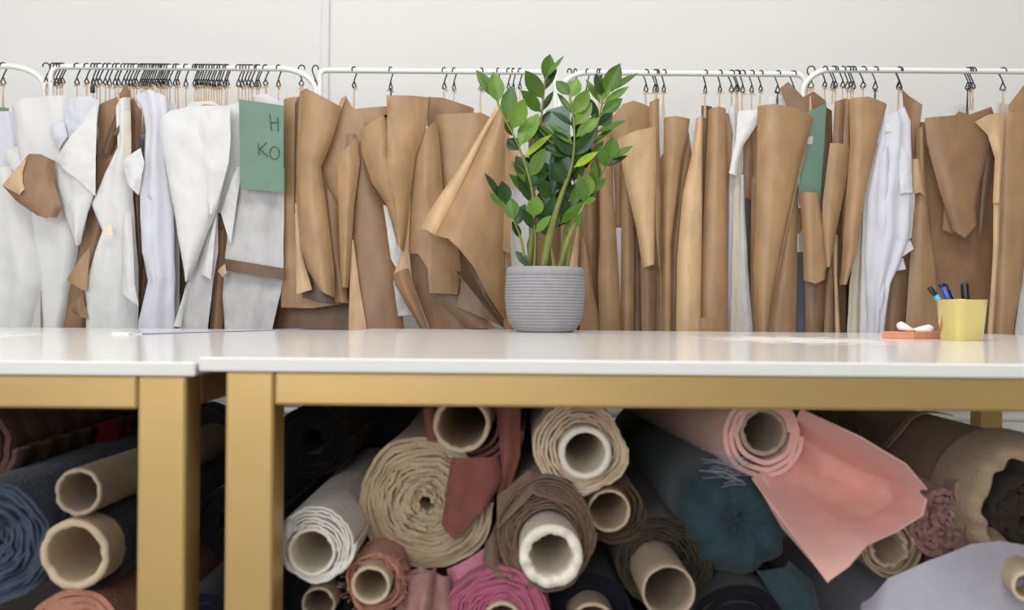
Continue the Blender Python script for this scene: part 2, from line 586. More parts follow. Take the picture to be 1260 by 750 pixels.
bundle(190, 'tall lilac-white interfacing pattern with wavy edge beneath the tightest hooks', [
    S('lilac', 2.99, [(166, 119), (187, 112), (205, 119)], [(170, YB), (214, YB)],
      L=[(176, 135), (180, 160), (178, 200), (172, 235), (175, 310), (183, 345), (172, 395)],
      R=[(208, 150), (205, 200), (214, 260), (216, 340)], b=1.6, wv=(.8, 1.8, .3)),
    S('lilac', 2.965, [(178, 240), (192, 250)], [(171, YB), (190, YB)], L=[(176, 310), (186, 345), (174, 395)], R=[(195, 330)], b=.5)])
bundle(209, 'thin white pattern with a small pointed kraft tab near its middle', [
    S('lilac', 3.04, [(196, 125), (218, 128)], [(195, YB), (222, YB)], L=[(200, 190)], R=[(220, 200), (221, 300)], b=.8),
    S('kraft2', 3.0, [(214, 228), (217, 230)], [(201, 272), (213, 287)], L=[(207, 250), (200, 267)], R=[(216, 260)], b=.3),
    S('kraftd', 3.08, [(214, 295), (226, 295)], [(214, YB), (228, YB)], b=.5)])
bundle(254, 'broad bright white bodice pattern with centre seam and long diagonal strip', [
    S('white', 2.95, [(195, 155), (212, 138), (240, 133), (283, 131)], [(231, 348), (234, 345)],
      L=[(200, 185), (213, 250), (225, 318)], R=[(284, 170), (281, 200), (262, 265), (240, 330)], b=2.0),
    S('white', 2.925, [(243, 140), (283, 131)], [(258, 262), (262, 265)], L=[(244, 190), (251, 225)], R=[(284, 170), (281, 200)], b=.8),
    S('white', 2.955, [(262, 262), (283, 195)], [(213, 401), (222, 402)], L=[(236, 335)], R=[(268, 255), (232, 345)], b=.4),
    S('grey', 2.985, [(255, 285), (268, 250)], [(215, YB), (255, YB)], L=[(235, 335), (222, 390)], R=[(268, 310), (262, 345), (256, 402)], b=1.0),
    S('white', 2.965, [(257, 300), (267, 262)], [(248, 336), (260, 344)], b=.3),
    S('kraftl', 2.955, [(243, 131), (252, 128), (270, 130)], [(243, 137), (270, 135)], b=.2),
    S('white', 2.97, [(224, 136), (235, 126), (262, 124), (276, 134)], [(226, 145), (274, 145)], b=.4)])
bundle(280, 'slim brown kraft strip between the bodice pattern and the green lettered card', [
    S('kraft2', 3.035, [(268, 240), (285, 243)], [(255, YB), (272, YB)], L=[(262, 330)], R=[(280, 300), (273, 402)], b=.9),
    S('kraftd', 3.015, [(268, 250), (282, 246)], [(268, 282), (278, 278)], R=[(281, 268)], b=.5)])
bundle(294, 'narrow white sheet edge showing beside the green lettered card', [
    S('white', 3.0, [(276, 130), (296, 126)], [(268, 262), (286, 262)], L=[(283, 170), (279, 200), (270, 240)], R=[(297, 200)], b=.6),
    S('white', 2.975, [(291, 206), (298, 205)], [(272, 262), (284, 300)], b=.3)])
card = bundle(310, 'green card with handwritten marker letters H and KO', [
    S('green', 2.945, [(294, 122), (349, 130)], [(296, 232), (349, 237)], b=.25, nz=.1, n='card')])
for strokes, lab in (
        (([(331.7, 140), (334, 160.6)], [(341.5, 144), (342.2, 161)], [(333.5, 151), (343, 150)]), 'handwritten dark marker letter H'),
        (([(317.3, 176), (318.8, 191)], [(328, 175), (319, 184)], [(319, 183), (330, 192.5)]), 'handwritten dark marker letter K'),
        (([(337.8 + 6 * math.cos(a * .5236), 188 + 8 * math.sin(a * .5236)) for a in range(13)],), 'handwritten dark marker letter O')):
    lt = MB()
    for st in strokes: lt.tube([P(x, y, 2.9395) for x, y in st], 0.0011, 5)
    lt.build('letter', M['ink'], card)['label'] = lab
bundle(327, 'greyish white pattern under the lettered card with a brown kraft hem band', [
    S('grey', 3.0, [(298, 200), (350, 205)], [(277, 319), (349, 331)], L=[(292, 240), (282, 265)], b=.9, wv=(.3, 2, 0)),
    S('kraftd', 2.985, [(277, 318), (349, 330)], [(278, 333), (349, 344)], b=.9, n='hem_band'),
    S('grey', 3.02, [(276, 325), (349, 338)], [(277, YB), (325, YB)], L=[(274, 360), (277, 402)], R=[(346, 360), (336, 402)], b=1, wv=(.5, 2.2, 0)),
    S('kraftl', 2.98, [(268, 333), (277, 324)], [(274, 341), (279, 335)], b=.1, n='paper_tag'),
    S('white', 3.03, [(308, 118), (330, 116), (347, 127)], [(310, 210), (347, 210)], b=.5)])

bundle(371, 'thick fan of kraft sheets with a turned-up hem hanging from a splayed hook', [
    S('kraft2', 3.1, [(350, 300), (430, 300)], [(322, YB), (432, YB)], L=[(347, 345), (333, 402)], b=.8),
    S('kraft', 3.02, [(349, 123), (372, 120)], [(346, 378), (385, 379), (428, 373)], L=[(348, 250)], R=[(402, 240), (425, 330)], b=1.6),
    S('kraftd', 2.985, [(363, 128), (373, 111)], [(362, 262), (368, 262)], L=[(362, 190)], b=.5),
    S('kraft', 2.975, [(369, 113), (373, 111)], [(363, 290), (369, 285)], L=[(365, 190)], b=.5),
    S('kraftl', 2.955, [(363, 250), (367, 250)], [(365, 362), (384, 356)], L=[(364, 300)], R=[(373, 320), (381, 345)], b=.4),
    S('kraft', 2.94, [(372, 111), (378, 110), (420, 132)], [(393, 356), (412, 366)],
      L=[(368, 170), (366, 250), (370, 300), (378, 330)], R=[(409, 172), (395, 205), (404, 270), (411, 330)], b=1.8),
    S('kraft2', 2.97, [(390, 210), (418, 255)], [(413, 371), (429, 373)], L=[(398, 270), (408, 330)], R=[(420, 320)], b=.6),
    S('kraftd', 2.985, [(376, 325), (396, 345)], [(372, 366), (412, 374)], b=.6)], ang=75)
bundle(436, 'kraft pattern with pointed folded shoulder beside the wall conduit', [
    S('kraft', 2.985, [(420, 122), (426, 119), (436, 135), (480, 131)], [(418, 345), (476, 345)],
      L=[(405, 165), (390, 210), (402, 238), (417, 262)], R=[(478, 200)], b=1.2),
    S('kraftl', 2.965, [(421, 122), (427, 118)], [(394, 192), (397, 189)], b=.2),
    S('kraft2', 2.955, [(448, 148), (463, 160)], [(446, 176), (466, 166)], b=.3),
    S('kraft', 2.94, [(415, 188), (424, 186), (440, 167)], [(420, 353), (428, 354)], L=[(417, 260)], R=[(443, 200), (436, 250), (431, 320)], b=.9),
    S('kraft2', 2.96, [(426, 164), (438, 165)], [(426, 192), (438, 192)], b=.3),
    S('kraft2', 2.97, [(440, 180), (448, 172)], [(428, YB), (520, YB)], L=[(433, 250), (430, 350), (429, 402)],
      R=[(462, 230), (478, 262), (490, 340), (497, 402)], b=1.3),
    S('kraftl', 2.945, [(432, 295), (435, 295)], [(427, YB), (460, YB)], R=[(442, 350), (451, 402)], b=.3),
    S('slate', 3.09, [(452, 330), (478, 330)], [(452, 580), (478, 580)], b=.3)])
bundle(481, 'wide pointed kraft pattern with a slanting shoulder on a dark twisted cord', [
    S('kraft', 2.915, [(443, 160), (479, 142), (477, 120), (528, 120)], [(489, 300), (497, 310)],
      L=[(446, 190), (458, 225), (475, 250)], R=[(524, 160), (512, 190), (505, 240), (501, 285)], b=2.4),
    S('kraftd', 2.94, [(522, 122), (529, 120)], [(519, 165), (525, 155)], b=.4),
    S('white', 2.955, [(472, 252), (492, 262)], [(481, 318), (492, 338)], b=.3),
    S('grey', 2.955, [(484, 345), (508, 350)], [(490, 389), (509, 387)], b=.3)], cord='cord_dark')
bundle(547, 'layered kraft pieces with a scooped armhole and notched corners', [
    S('kraft2', 3.02, [(526, 119), (545, 121), (583, 133)], [(526, 210), (586, 210)], b=1.0),
    S('kraft', 2.935, [(509, 172), (515, 170), (537, 148)], [(502, 312), (515, 312), (527, 330), (529, 360), (563, 362)],
      L=[(507, 210), (503, 290)], R=[(541, 180), (545, 235), (560, 270), (567, 330)], b=1.4),
    S('kraftl', 2.92, [(499, 285), (505, 250)], [(484, 338), (503, 330)], L=[(495, 310)], R=[(503, 300)], b=.5),
    S('kraft2', 2.905, [(484, 337), (494, 332), (503, 330)], [(522, 412), (534, 412)], L=[(486, 350), (500, 375)], R=[(512, 360), (526, 402)], b=.8),
    S('kraft2', 2.985, [(503, 305), (560, 330)], [(530, YB), (615, YB)], L=[(507, 345), (528, 402)], R=[(600, 402)], b=1.0),
    S('kraft2', 2.965, [(543, 358), (568, 358)], [(577, 404), (610, 404)], L=[(543, 374), (556, 386)], b=.4),
    S('kraft2', 2.95, [(567, 342), (600, 360)], [(562, 377), (626, 405)], L=[(565, 360)], b=.5)])
bundle(592, 'kraft pattern rolled into an open cone that shows its shade-tinted inside', [
    S('kraft', 2.975, [(537, 142), (560, 141), (592, 140), (606, 146)], [(544, 245), (572, 260)], L=[(540, 180)], R=[(600, 180)], b=1.6),
    S('kraftl', 2.895, [(611, 131), (619, 133)], [(517, 281, 4), (525, 283, 6), (538, 291, 7)], L=[(570, 199, 2), (530, 257, 4)], R=[(600, 166, 1), (560, 250, 5)], b=1.4),
    S('kraft', 2.885, [(612, 138), (624, 136)], [(537, 290, 7), (552, 294, 8), (565, 306, 8), (583, 328, 7), (602, 365, 4), (622, 396, 0)],
      L=[(580, 205, 4)], R=[(625, 200), (624, 320)], b=2.6),
    S('kraftd', 2.93, [(517, 283), (540, 289, -1), (568, 306, -3)], [(620, 404), (630, 404)],  # inside of the cone, its shade painted by the darkest kraft
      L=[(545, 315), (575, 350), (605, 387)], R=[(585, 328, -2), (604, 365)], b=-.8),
    S('kraft', 2.865, [(612, 140), (626, 140)], [(609, 302), (616, 303), (620, 309), (628, 312)], L=[(610, 200)], R=[(629, 250)], b=.8),
    S('kraft2', 2.878, [(617, 300), (628, 300)], [(622, YB), (636, YB)], b=.5)], ang=30)
bundle(613, 'white sheet with a pale kraft corner tucked behind the plant leaves', [
    S('white', 3.04, [(624, 150), (650, 155)], [(626, YB), (652, YB)], b=.6),
    S('kraftl', 3.0, [(619, 190), (637, 178)], [(640, 228), (642, 205)], b=.3),
    S('kraftl', 2.99, [(655, 215), (672, 205)], [(660, 245), (674, 240)], b=.3)])
bundle(626, 'flat kraft sheet hanging directly behind the plant stems', [
    S('kraft2', 3.09, [(632, 150), (690, 140)], [(632, YB), (700, YB)], b=1.0),
    S('kraftd', 3.05, [(640, 160), (655, 158)], [(644, YB), (664, YB)], b=.7)])
bundle(701, 'teal green card mostly hidden behind the plant', [
    S('green', 3.05, [(672, 136), (702, 128)], [(668, 262), (700, 262)], b=.3, n='card'),
    S('kraft2', 3.03, [(690, 250), (722, 240)], [(690, YB), (722, YB)], b=.8)])
bundle(723, 'dark narrow kraft strips standing just behind the pot', [
    S('kraft2', 3.03, [(712, 168), (735, 160)], [(716, YB), (740, YB)], R=[(738, 260), (739, 402)], b=.8),
    S('kraft2', 3.005, [(722, 170), (733, 165)], [(722, YB), (733, YB)], b=.7),
    S('kraft', 2.975, [(716, 290), (723, 310)], [(712, YB), (752, YB)], R=[(730, 360), (740, 402)], b=.9),
    S('kraftl', 2.985, [(700, 330), (712, 270)], [(698, YB), (708, YB)], b=.4)])
bundle(739, 'tall kraft strip ending in a small hooked corner above the table', [
    S('kraft', 2.965, [(738, 165), (753, 160)], [(738, YB), (768, YB)], L=[(738, 300), (736, 340), (738, 402)], R=[(755, 240), (762, 350), (764, 397)], b=1.2),
    S('kraft', 3.0, [(755, 170), (766, 170)], [(757, 278), (766, 278)], b=.5),
    S('kraft', 2.98, [(765, 195), (776, 190)], [(763, YB), (779, YB)], R=[(780, 300)], b=.9)])
bundle(795, 'kraft pattern with a big triangular fold pointing down beside the plant', [
    S('kraft', 3.02, [(752, 145), (766, 129), (779, 125), (800, 132)], [(758, 280), (800, 280)], b=1.2),
    S('kraft2', 3.035, [(777, 200), (792, 200)], [(778, YB), (792, YB)], b=.5),
    S('kraftl', 2.905, [(760, 171), (780, 163), (807, 156)], [(791, 329), (805, 325)], L=[(770, 225), (783, 280)], R=[(807, 200), (805, 290)], b=1.8),
    S('kraft2', 2.965, [(788, 320), (806, 318)], [(791, YB), (806, YB)], b=.7)])
bundle(806, 'slender kraft strip curling to a point next to the triangular fold', [
    S('kraft', 2.935, [(799, 126), (811, 121)], [(809, 322), (814, 340)], L=[(800, 180), (802, 270)], R=[(811, 160), (814, 250), (812, 300)], b=.9),
    S('kraft', 2.99, [(808, 200), (822, 180)], [(807, YB), (816, YB)], L=[(808, 300)], R=[(823, 260), (818, 330), (822, 397)], b=.7),
    S('white', 3.06, [(809, 127), (818, 128)], [(812, 300), (820, 300)], b=.2)])
bundle(817, 'upright kraft roll with a slanted opening down its side', [
    S('kraft', 2.93, [(817, 145), (830, 144), (849, 147)], [(815, YB), (826, YB)], L=[(816, 250), (815, 402)], R=[(846, 165), (838, 200), (826, 300)], b=1.5),
    S('kraft2', 2.97, [(846, 155), (851, 190)], [(822, YB), (836, YB)], L=[(836, 210), (826, 290), (824, 402)], R=[(850, 200), (842, 260), (837, 330)], b=.5),
    S('white', 3.06, [(846, 147), (861, 146)], [(846, 270), (860, 270)], b=.2)])
bundle(868, 'pale upright kraft roll with a narrow notched top', [
    S('kraftl', 2.915, [(857, 146), (864, 142)], [(831, YB), (863, YB)], L=[(852, 188), (840, 240), (833, 320)], R=[(864, 250), (862, 402)], b=1.5)], hook_x=868)
bundle(886, 'smooth upright kraft roll with an arched seam at the table edge', [
    S('kraft', 2.935, [(872, 135), (882, 133), (893, 135)], [(860, YB), (897, YB)], L=[(869, 200), (866, 260), (861, 380)], R=[(894, 200), (896, 402)], b=1.7),
    S('kraftd', 3.04, [(863, 130), (876, 131)], [(863, YB), (874, YB)], b=.4),
    S('kraft', 2.915, [(861, 391), (875, 390), (886, 399)], [(861, YB), (890, YB)], b=.5)])
bundle(900, 'lilac strip hanging with a short kraft edge beside the white folded corner', [
    S('kraft', 2.985, [(893, 139), (904, 140)], [(894, 232), (901, 226)], b=.5),
    S('lilac', 2.975, [(895, 133), (906, 128)], [(895, YB), (905, YB)], L=[(902, 165), (897, 230), (895, 372)], R=[(906, 200)], b=.5, wv=(.3, 2, 0))])
bundle(914, 'white sheet folded to a sharp corner over pale cream strips', [
    S('white', 2.92, [(908, 137), (943, 134)], [(897, 213), (907, 217)], L=[(905, 175)], R=[(930, 155), (915, 178), (909, 200)], b=.6),
    S('cream', 2.96, [(903, 205), (914, 180)], [(897, YB), (910, YB)], b=.6, wv=(.3, 2, 0)),
    S('grey', 2.945, [(911, 215), (915, 215)], [(909, YB), (930, YB)], R=[(920, 330), (926, 402)], b=.5),
    S('cream', 2.955, [(909, 250), (913, 250)], [(906, YB), (914, YB)], b=.3)])
bundle(936, 'brown kraft strip with a stepped side edge behind the big kraft cone', [
    S('kraft2', 3.0, [(914, 165), (932, 142)], [(911, 242), (926, 246)], R=[(932, 180), (931, 230)], b=.7),
    S('kraft2', 2.955, [(925, 150), (936, 150)], [(928, YB), (944, YB)], L=[(928, 215), (925, 220), (924, 300), (924, 390)], b=.7)])
bundle(957, 'broad kraft sheet curved into a cone with a pale turned edge', [
    S('kraft', 2.89, [(932, 131), (950, 130), (975, 135), (1001, 146)], [(929, YB), (935, YB)],
      L=[(932, 180), (931, 250), (927, 330), (930, 402)], R=[(985, 200), (965, 290), (948, 375)], b=2.2),
    S('kraftl', 2.91, [(988, 190), (997, 160)], [(928, YB), (942, YB)], L=[(968, 275), (948, 365)], R=[(984, 215), (963, 310), (942, 402)], b=.4),
    S('kraft', 2.95, [(972, 215), (983, 180)], [(935, YB), (978, YB)], L=[(960, 300), (947, 370)], R=[(981, 300), (979, 402)], b=1.1)], cord='cord_dark')
bundle(976, 'kraft pattern with a zigzag collar top where two racks meet', [
    S('kraft2', 3.055, [(959, 109), (969, 101), (987, 120), (1000, 113), (1016, 124)], [(985, 170), (1022, 170)], b=.8),
    S('white', 3.08, [(945, 118), (986, 116)], [(945, 160), (988, 160)], b=.4)])
bundle(998, 'dark green card hung at an angle between kraft sheets', [
    S('green', 2.935, [(993, 139), (1017, 126)], [(981, 252), (1009, 246)], L=[(985, 195)], R=[(1014, 180)], b=.3, n='card'),
    S('grey', 2.928, [(994, 168), (1001, 167)], [(993, 177), (1000, 177)], b=0, nz=0, n='paper_label', lab='faded pale label'),
    S('kraft', 2.92, [(984, 236), (1006, 238)], [(989, 345), (1001, 349), (1015, 343)], L=[(988, 290)], R=[(1012, 280), (1017, 326)], b=1.6),
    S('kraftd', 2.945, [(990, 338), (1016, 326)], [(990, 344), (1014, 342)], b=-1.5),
    S('kraft2', 2.96, [(968, 262), (998, 250)], [(970, 282), (982, 288), (996, 272)], b=.3),
    S('kraft2', 2.98, [(990, 300), (1018, 320)], [(988, YB), (1012, YB)], L=[(991, 402)], R=[(1017, 380), (1010, 402)], b=.9),
    S('slate', 3.03, [(975, 310), (990, 310)], [(977, YB), (994, YB)], b=.2)], ang=70)
bundle(1025, 'short boxy kraft piece in front of narrow upright folds', [
    S('kraftd', 3.0, [(1008, 128), (1024, 136)], [(1010, 260), (1026, 260)], b=.4),
    S('kraft', 2.92, [(1021, 176), (1047, 179)], [(1015, 330), (1022, 326)], L=[(1012, 250), (1012, 300)], R=[(1040, 230), (1028, 290)], b=.9),
    S('kraft2', 2.97, [(1027, 125), (1040, 121)], [(1023, 210), (1037, 210)], b=.5),
    S('kraft2', 2.95, [(1040, 121), (1047, 124)], [(1036, 300), (1042, 300)], b=.4),
    S('kraft2', 2.96, [(1018, 320), (1026, 290)], [(1011, YB), (1024, YB)], b=.5),
    S('kraftl', 2.95, [(1025, 285), (1031, 290)], [(1030, YB), (1037, YB)], R=[(1030, 340)], b=.3),
    S('kraftd', 2.985, [(1020, 250), (1038, 250)], [(1020, YB), (1042, YB)], b=.5)])
bundle(1077, 'kraft sheet bowed like a half pipe, hung next to the lilac shirt-like pattern', [
    S('kraft', 2.9, [(1045, 122), (1065, 121), (1091, 129)], [(1033, 350), (1040, 350)], L=[(1046, 180), (1040, 260), (1035, 335)],
      R=[(1078, 180), (1066, 230), (1053, 310)], b=1.9),
    S('cream', 2.965, [(1052, 300), (1064, 240)], [(1040, YB), (1063, YB)], L=[(1045, 350)], b=.6, wv=(.35, 2.5, 0))], cord='cord_dark')
bundle(1106, 'lilac white shirt-like pattern with small collar and ruffled edge', [
    S('lilac', 2.91, [(1086, 145), (1098, 140), (1111, 132)], [(1058, YB), (1084, YB)],
      L=[(1078, 190), (1068, 240), (1064, 320), (1068, 402)],
      R=[(1119, 150), (1121, 200), (1120, 250), (1119, 290), (1106, 325), (1094, 350), (1086, 402)], b=1.5, wv=(.7, 2.2, .2)),
    S('white', 2.895, [(1093, 147), (1096, 147)], [(1088, 163), (1106, 162)], b=.2, n='collar'),
    S('white', 2.93, [(1077, 175), (1084, 178)], [(1056, YB), (1080, YB)], L=[(1063, 240), (1060, 330)], R=[(1073, 240), (1073, 300), (1077, 355)], b=.6),
    S('lilac', 2.89, [(1107, 178), (1121, 196)], [(1107, 238), (1123, 237)], b=.5),
    S('lilac', 2.9, [(1104, 304), (1121, 295)], [(1108, 317), (1125, 306)], b=.2, n='ruffle'),
    S('lilac', 2.905, [(1098, 322), (1112, 317)], [(1103, 333), (1115, 331)], b=.2, n='ruffle'),
    S('lilac', 2.895, [(1082, 190), (1092, 180)], [(1078, 400), (1090, 345)], R=[(1096, 280)], b=.7)])
bundle(1110, 'kraft pieces with a dark curved shoulder and a small curled corner', [
    S('kraft2', 2.97, [(1110, 110), (1128, 122), (1135, 129)], [(1121, 195), (1129, 197)], L=[(1112, 140), (1120, 180)], R=[(1131, 160)], b=-1.0),
    S('kraftl', 2.93, [(1120, 196), (1131, 196)], [(1118, 240), (1130, 237), (1137, 242)], R=[(1134, 220)], b=.9),
    S('kraft', 2.955, [(1128, 160), (1136, 152)], [(1110, YB), (1162, YB)], L=[(1126, 250), (1121, 300), (1114, 402)], R=[(1143, 280), (1150, 330), (1156, 402)], b=1.1),
    S('kraft2', 2.985, [(1098, 310), (1124, 290)], [(1082, YB), (1113, YB)], R=[(1114, 402)], b=.8),
    S('kraftd', 3.0, [(1082, 148), (1110, 140)], [(1090, 200), (1115, 200)], b=.4)], hook_x=1107)
bundle(1191, 'large flat kraft bodice piece with a pointed hem above the pen cup', [
    S('kraft2', 2.925, [(1138, 145), (1172, 143), (1177, 138), (1190, 142), (1218, 132), (1223, 140)], [(1172, 284), (1184, 293), (1202, 274)],
      L=[(1141, 175), (1155, 230)], R=[(1216, 185), (1205, 225), (1200, 255)], b=1.2),
    S('kraft2', 2.94, [(1162, 250), (1200, 250)], [(1160, 283), (1187, 294)], b=.3),
    S('kraft2', 3.0, [(1130, 150), (1226, 150)], [(1140, YB), (1218, YB)], L=[(1134, 250), (1140, 330)], R=[(1224, 300)], b=.8),
    S('kraftd', 2.955, [(1214, 175), (1226, 178)], [(1203, 300), (1212, 260)], b=.3)], cord='cord_dark')
bundle(1197, 'crumpled white paper scraps peeking over the flat kraft bodice', [
    S('white', 3.06, [(1169, 130), (1182, 127), (1196, 136), (1215, 126), (1240, 128), (1244, 138)], [(1172, 210), (1243, 210)], b=.8, nz=1.0)])
bundle(1234, 'kraft pattern with a pale rolled lapel running down to the table', [
    S('kraftl', 2.905, [(1199, 150), (1213, 142), (1236, 138)], [(1222, 250), (1230, 250)], L=[(1215, 166), (1224, 195)], R=[(1234, 190), (1231, 230)], b=.9),
    S('kraftl', 2.91, [(1223, 230), (1231, 230)], [(1212, YB), (1221, YB)], L=[(1222, 300)], R=[(1229, 300), (1222, 402)], b=.4),
    S('kraft', 2.935, [(1231, 140), (1262, 138), (1275, 138)], [(1218, YB), (1245, YB)], L=[(1229, 250), (1222, 402)], R=[(1268, 250), (1258, 345), (1247, 402)], b=1.4)])
bundle(1275, 'kraft sheet rising to a tall corner past the pale lapel pattern', [
    S('kraft', 3.0, [(1241, 129), (1262, 100), (1290, 100)], [(1240, YB), (1290, YB)], b=.8),
    S('white', 2.97, [(1258, 330), (1285, 330)], [(1243, YB), (1285, YB)], L=[(1250, 405)], b=.5)])

# hooks whose sheets hang edge-on behind the front ones
def slim(px, m, y_top, label, group, z_low=0.75, cord='cord'):
    t = empty('pattern_hook', (P(px, 88, DR).x, DR, z_low), label, 'hook', group)
    bot = add_hook(t, px, seed=3)
    rng = random.Random(int(px * 10))
    top = P(px, y_top, 3.16)
    V, Fc = [], []
    nz_, ny = 8, 5
    for j in range(nz_ + 1):
        for i in range(ny + 1):
            u, v = i / ny, j / nz_
            z = top.z - 0.02 * abs(u - .5) + (z_low - top.z) * v
            V.append(Vector((top.x + 0.003 * math.sin(3 * u + 5 * v + px), 3.11 + 0.17 * u, z)))
    for j in range(nz_):
        for i in range(ny):
            a = j * (ny + 1) + i
            Fc.append((a, a + ny + 1, a + ny + 2, a + 1))
    mesh('paper_sheet', V, Fc, M[m], t, solid=0.001)
    add_cord(t, bot, top + Vector((0, 0, -0.03)), cord, seed=int(px * 7))


rng = random.Random(5)
groups = [
    ((66, 70, 74, 77), 'white', 'black wire hook in the tilted bunch at the curved rack end', 'hooks bunched at the rack end'),
    ((95, 115, 119, 123), 'white', 'black wire hook above the white pattern with the lapel fold', 'hooks above the lapel pattern'),
    ((130, 135, 142, 157, 165, 168), 'kraft2', 'black wire hook above the tan kraft pattern with rolled flaps', 'hooks above the tan kraft pattern'),
    ((174, 176.5, 179, 181.5, 184, 187, 193, 195.5, 198, 200.5, 203, 205.5), 'lilac', 'black wire hook packed tight above the lilac-white interfacing pattern', 'tightly packed hooks above the interfacing'),
    ((216, 219, 229), 'white', 'black wire hook between the two tightly packed hook rows', 'hooks between the packed rows'),
    ((240, 242.5, 245, 248, 251, 257, 260.5, 263.5, 267, 270, 273, 277.5), 'white', 'black wire hook packed tight above the broad white bodice pattern', 'tightly packed hooks above the bodice'),
    ((298, 302, 306, 316, 318.5, 343), 'white', 'black wire hook above the green lettered card', 'hooks above the lettered card'),
    ((559, 632, 640), 'kraft2', 'black wire hook above the cone-shaped kraft patterns', 'hooks above the kraft cones'),
    ((708, 737), 'kraft2', 'black wire hook right behind the top of the plant', 'hooks behind the plant'),
    ((808.5, 906, 908, 925), 'kraft2', 'black wire hook above the upright kraft rolls', 'hooks above the upright rolls'),
    ((1015, 1028, 1037, 1043, 1047, 1050, 1062), 'kraft2', 'black wire hook in the row above the half-pipe kraft sheet', 'hooks above the half-pipe sheet'),
    ((1194,), 'kraft2', 'black wire hook between two others above the flat kraft bodice', None),
]
for xs, m, lab, g in groups:
    for px in xs:
        slim(px, m, 165 if px < 350 else 190, lab, g if len(xs) > 1 else None)
bt = empty('paper_tag', P(114, 116, 3.09), 'small black oval tag hanging above the white lapel pattern', 'tag')
b = MB()
for k in range(1):
    c0 = P(114, 108, 3.09)
    b.lathe([(.0005, -.016), (.006, -.0155), (.0072, -.010), (.0068, 0), (.0045, .010), (.0005, .016)], c0, 16)
b.build('oval', M['hook'], bt)
MB().tube([P(114, 102, 3.09), P(115, 97, 3.12), P(115.4, 94, DR)], .001, 5).build('cord', M['cord_dark'], bt)
t = empty('pattern_hook', (P(388, 88, DR).x, DR, ZR - 0.06), 'bare black wire hook at the rack end by the wall conduit', 'hook')
add_hook(t, 388, ang=65)

# ------------------------------------------------------------------ potted plant
M['pot'] = mat('ribbed_concrete', srgb(150, 147, 151), 0.75, var=0.05, scale=40, bump=0.1, bscale=120)
M['soil'] = mat('potting_soil', srgb(58, 46, 38), 0.95, var=0.3, scale=60, bump=0.6, bscale=80)
M['stem'] = mat('plant_stem', srgb(116, 124, 58), 0.45, var=0.2, scale=30, stretch=(1, 1, .3))
M['stem_brown'] = mat('plant_stem_brown', srgb(128, 118, 76), 0.5, var=0.2, scale=40)


def leafmat(name, c, var=0.22):
    m = mat(name, c, 0.32, var=var, scale=18, spec=0.35, bump=0.05, bscale=40)
    return m


M['leaf'] = leafmat('leaf_green', srgb(72, 106, 30))
M['leaf_pale'] = leafmat('leaf_pale', srgb(98, 132, 46))
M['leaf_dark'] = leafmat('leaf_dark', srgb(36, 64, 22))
M['leaf_lime'] = leafmat('leaf_lime', srgb(140, 166, 44))

DP = 2.50
pc = P(670, 409, DP)
pot_c = Vector((pc.x, DP, ZT))
plant = empty('potted_plant', pot_c, 'leafy green plant in a ribbed grey pot on the white table', 'potted plant')
k = DP / F
Hp = 0.1625
prof_px = [(33, 0), (35, 1), (40, 5), (44, 12), (47, 22), (48.6, 34), (49.2, 48), (48.6, 62), (47.5, 73), (46.8, 77), (45.8, 79)]
prof_px = [(r * k, h / 79 * Hp) for r, h in prof_px]


def pot_r(h):
    for (r0, h0), (r1, h1) in zip(prof_px, prof_px[1:]):
        if h <= h1: return r0 + (r1 - r0) * (h - h0) / (h1 - h0)
    return prof_px[-1][0]


prof = [(0.001, 0.0)]
prof += [(r, h) for r, h in prof_px[:2]]
nr = 17
h0, h1 = 0.010, 0.140
step = (h1 - h0) / nr
for i in range(nr + 1):
    h = h0 + step * i
    for dh, dr in ((-0.0011, 0), (-0.0005, -0.0013), (0.0005, -0.0013), (0.0011, 0), (step * .5, 0.0001)):
        if i == nr and dh > 0.002: continue
        prof.append((pot_r(h + dh) + dr, h + dh))
prof += [(pot_r(h), h) for h in (0.150, 0.157)] + [(pot_r(Hp) - 0.001, Hp - 0.0012), (pot_r(Hp) - 0.004, Hp), (pot_r(Hp) - 0.009, Hp - 0.001)]
prof += [(pot_r(0.13) - 0.011, 0.13), (0.001, 0.125)]
MB().lathe(prof, pot_c, 64).build('pot', M['pot'], plant)
b = MB()
sr = pot_r(0.145) - 0.0105
b.lathe([(0.001, 0.147), (sr * .5, 0.148), (sr * .85, 0.146), (sr, 0.143)], pot_c, 32)
b.build('soil', M['soil'], plant)

stems = [  # px points with depth offset in cm (towards the camera +), base and tip radius in px
    ([(650, 336, 2), (655, 285, 3), (657, 240, 4), (647, 203, 5), (634, 168, 6), (622, 150, 6), (612, 125, 6)], 4.2, 1.4, 'stem'),
    ([(680, 336, -2), (672, 280, -2), (663, 200, -1), (666, 150, 0), (668, 120, 1), (671, 96, 1)], 4.5, 1.5, 'stem_brown'),
    ([(667, 336, 3), (678, 280, 4), (692, 235, 4), (704, 208, 5), (708, 170, 5), (704, 130, 5), (701, 116, 5)], 6.6, 1.5, 'stem'),
    ([(688, 336, -1), (697, 280, 0), (706, 235, 0), (724, 190, 0), (736, 155, 0), (741, 128, 0), (743, 115, 0)], 4.4, 1.3, 'stem'),
    ([(687, 336, 4), (698, 295, 5), (714, 260, 6), (735, 222, 6), (745, 207, 6), (750, 195, 6)], 4.6, 1.2, 'stem'),
    ([(648, 336, 5), (642, 295, 6), (632, 270, 7), (622, 252, 7), (612, 243, 7)], 2.6, 1.0, 'stem'),
    ([(657, 336, 6), (659, 295, 7), (656, 266, 7)], 2.0, 1.0, 'stem'),
    ([(697, 336, 2), (701, 285, 2), (703, 240, 1), (700, 205, 0)], 4.0, 1.5, 'stem'),
    ([(683, 336, 4), (677, 300, 3), (674, 270, 2)], 3.4, 1.5, 'stem'),
]
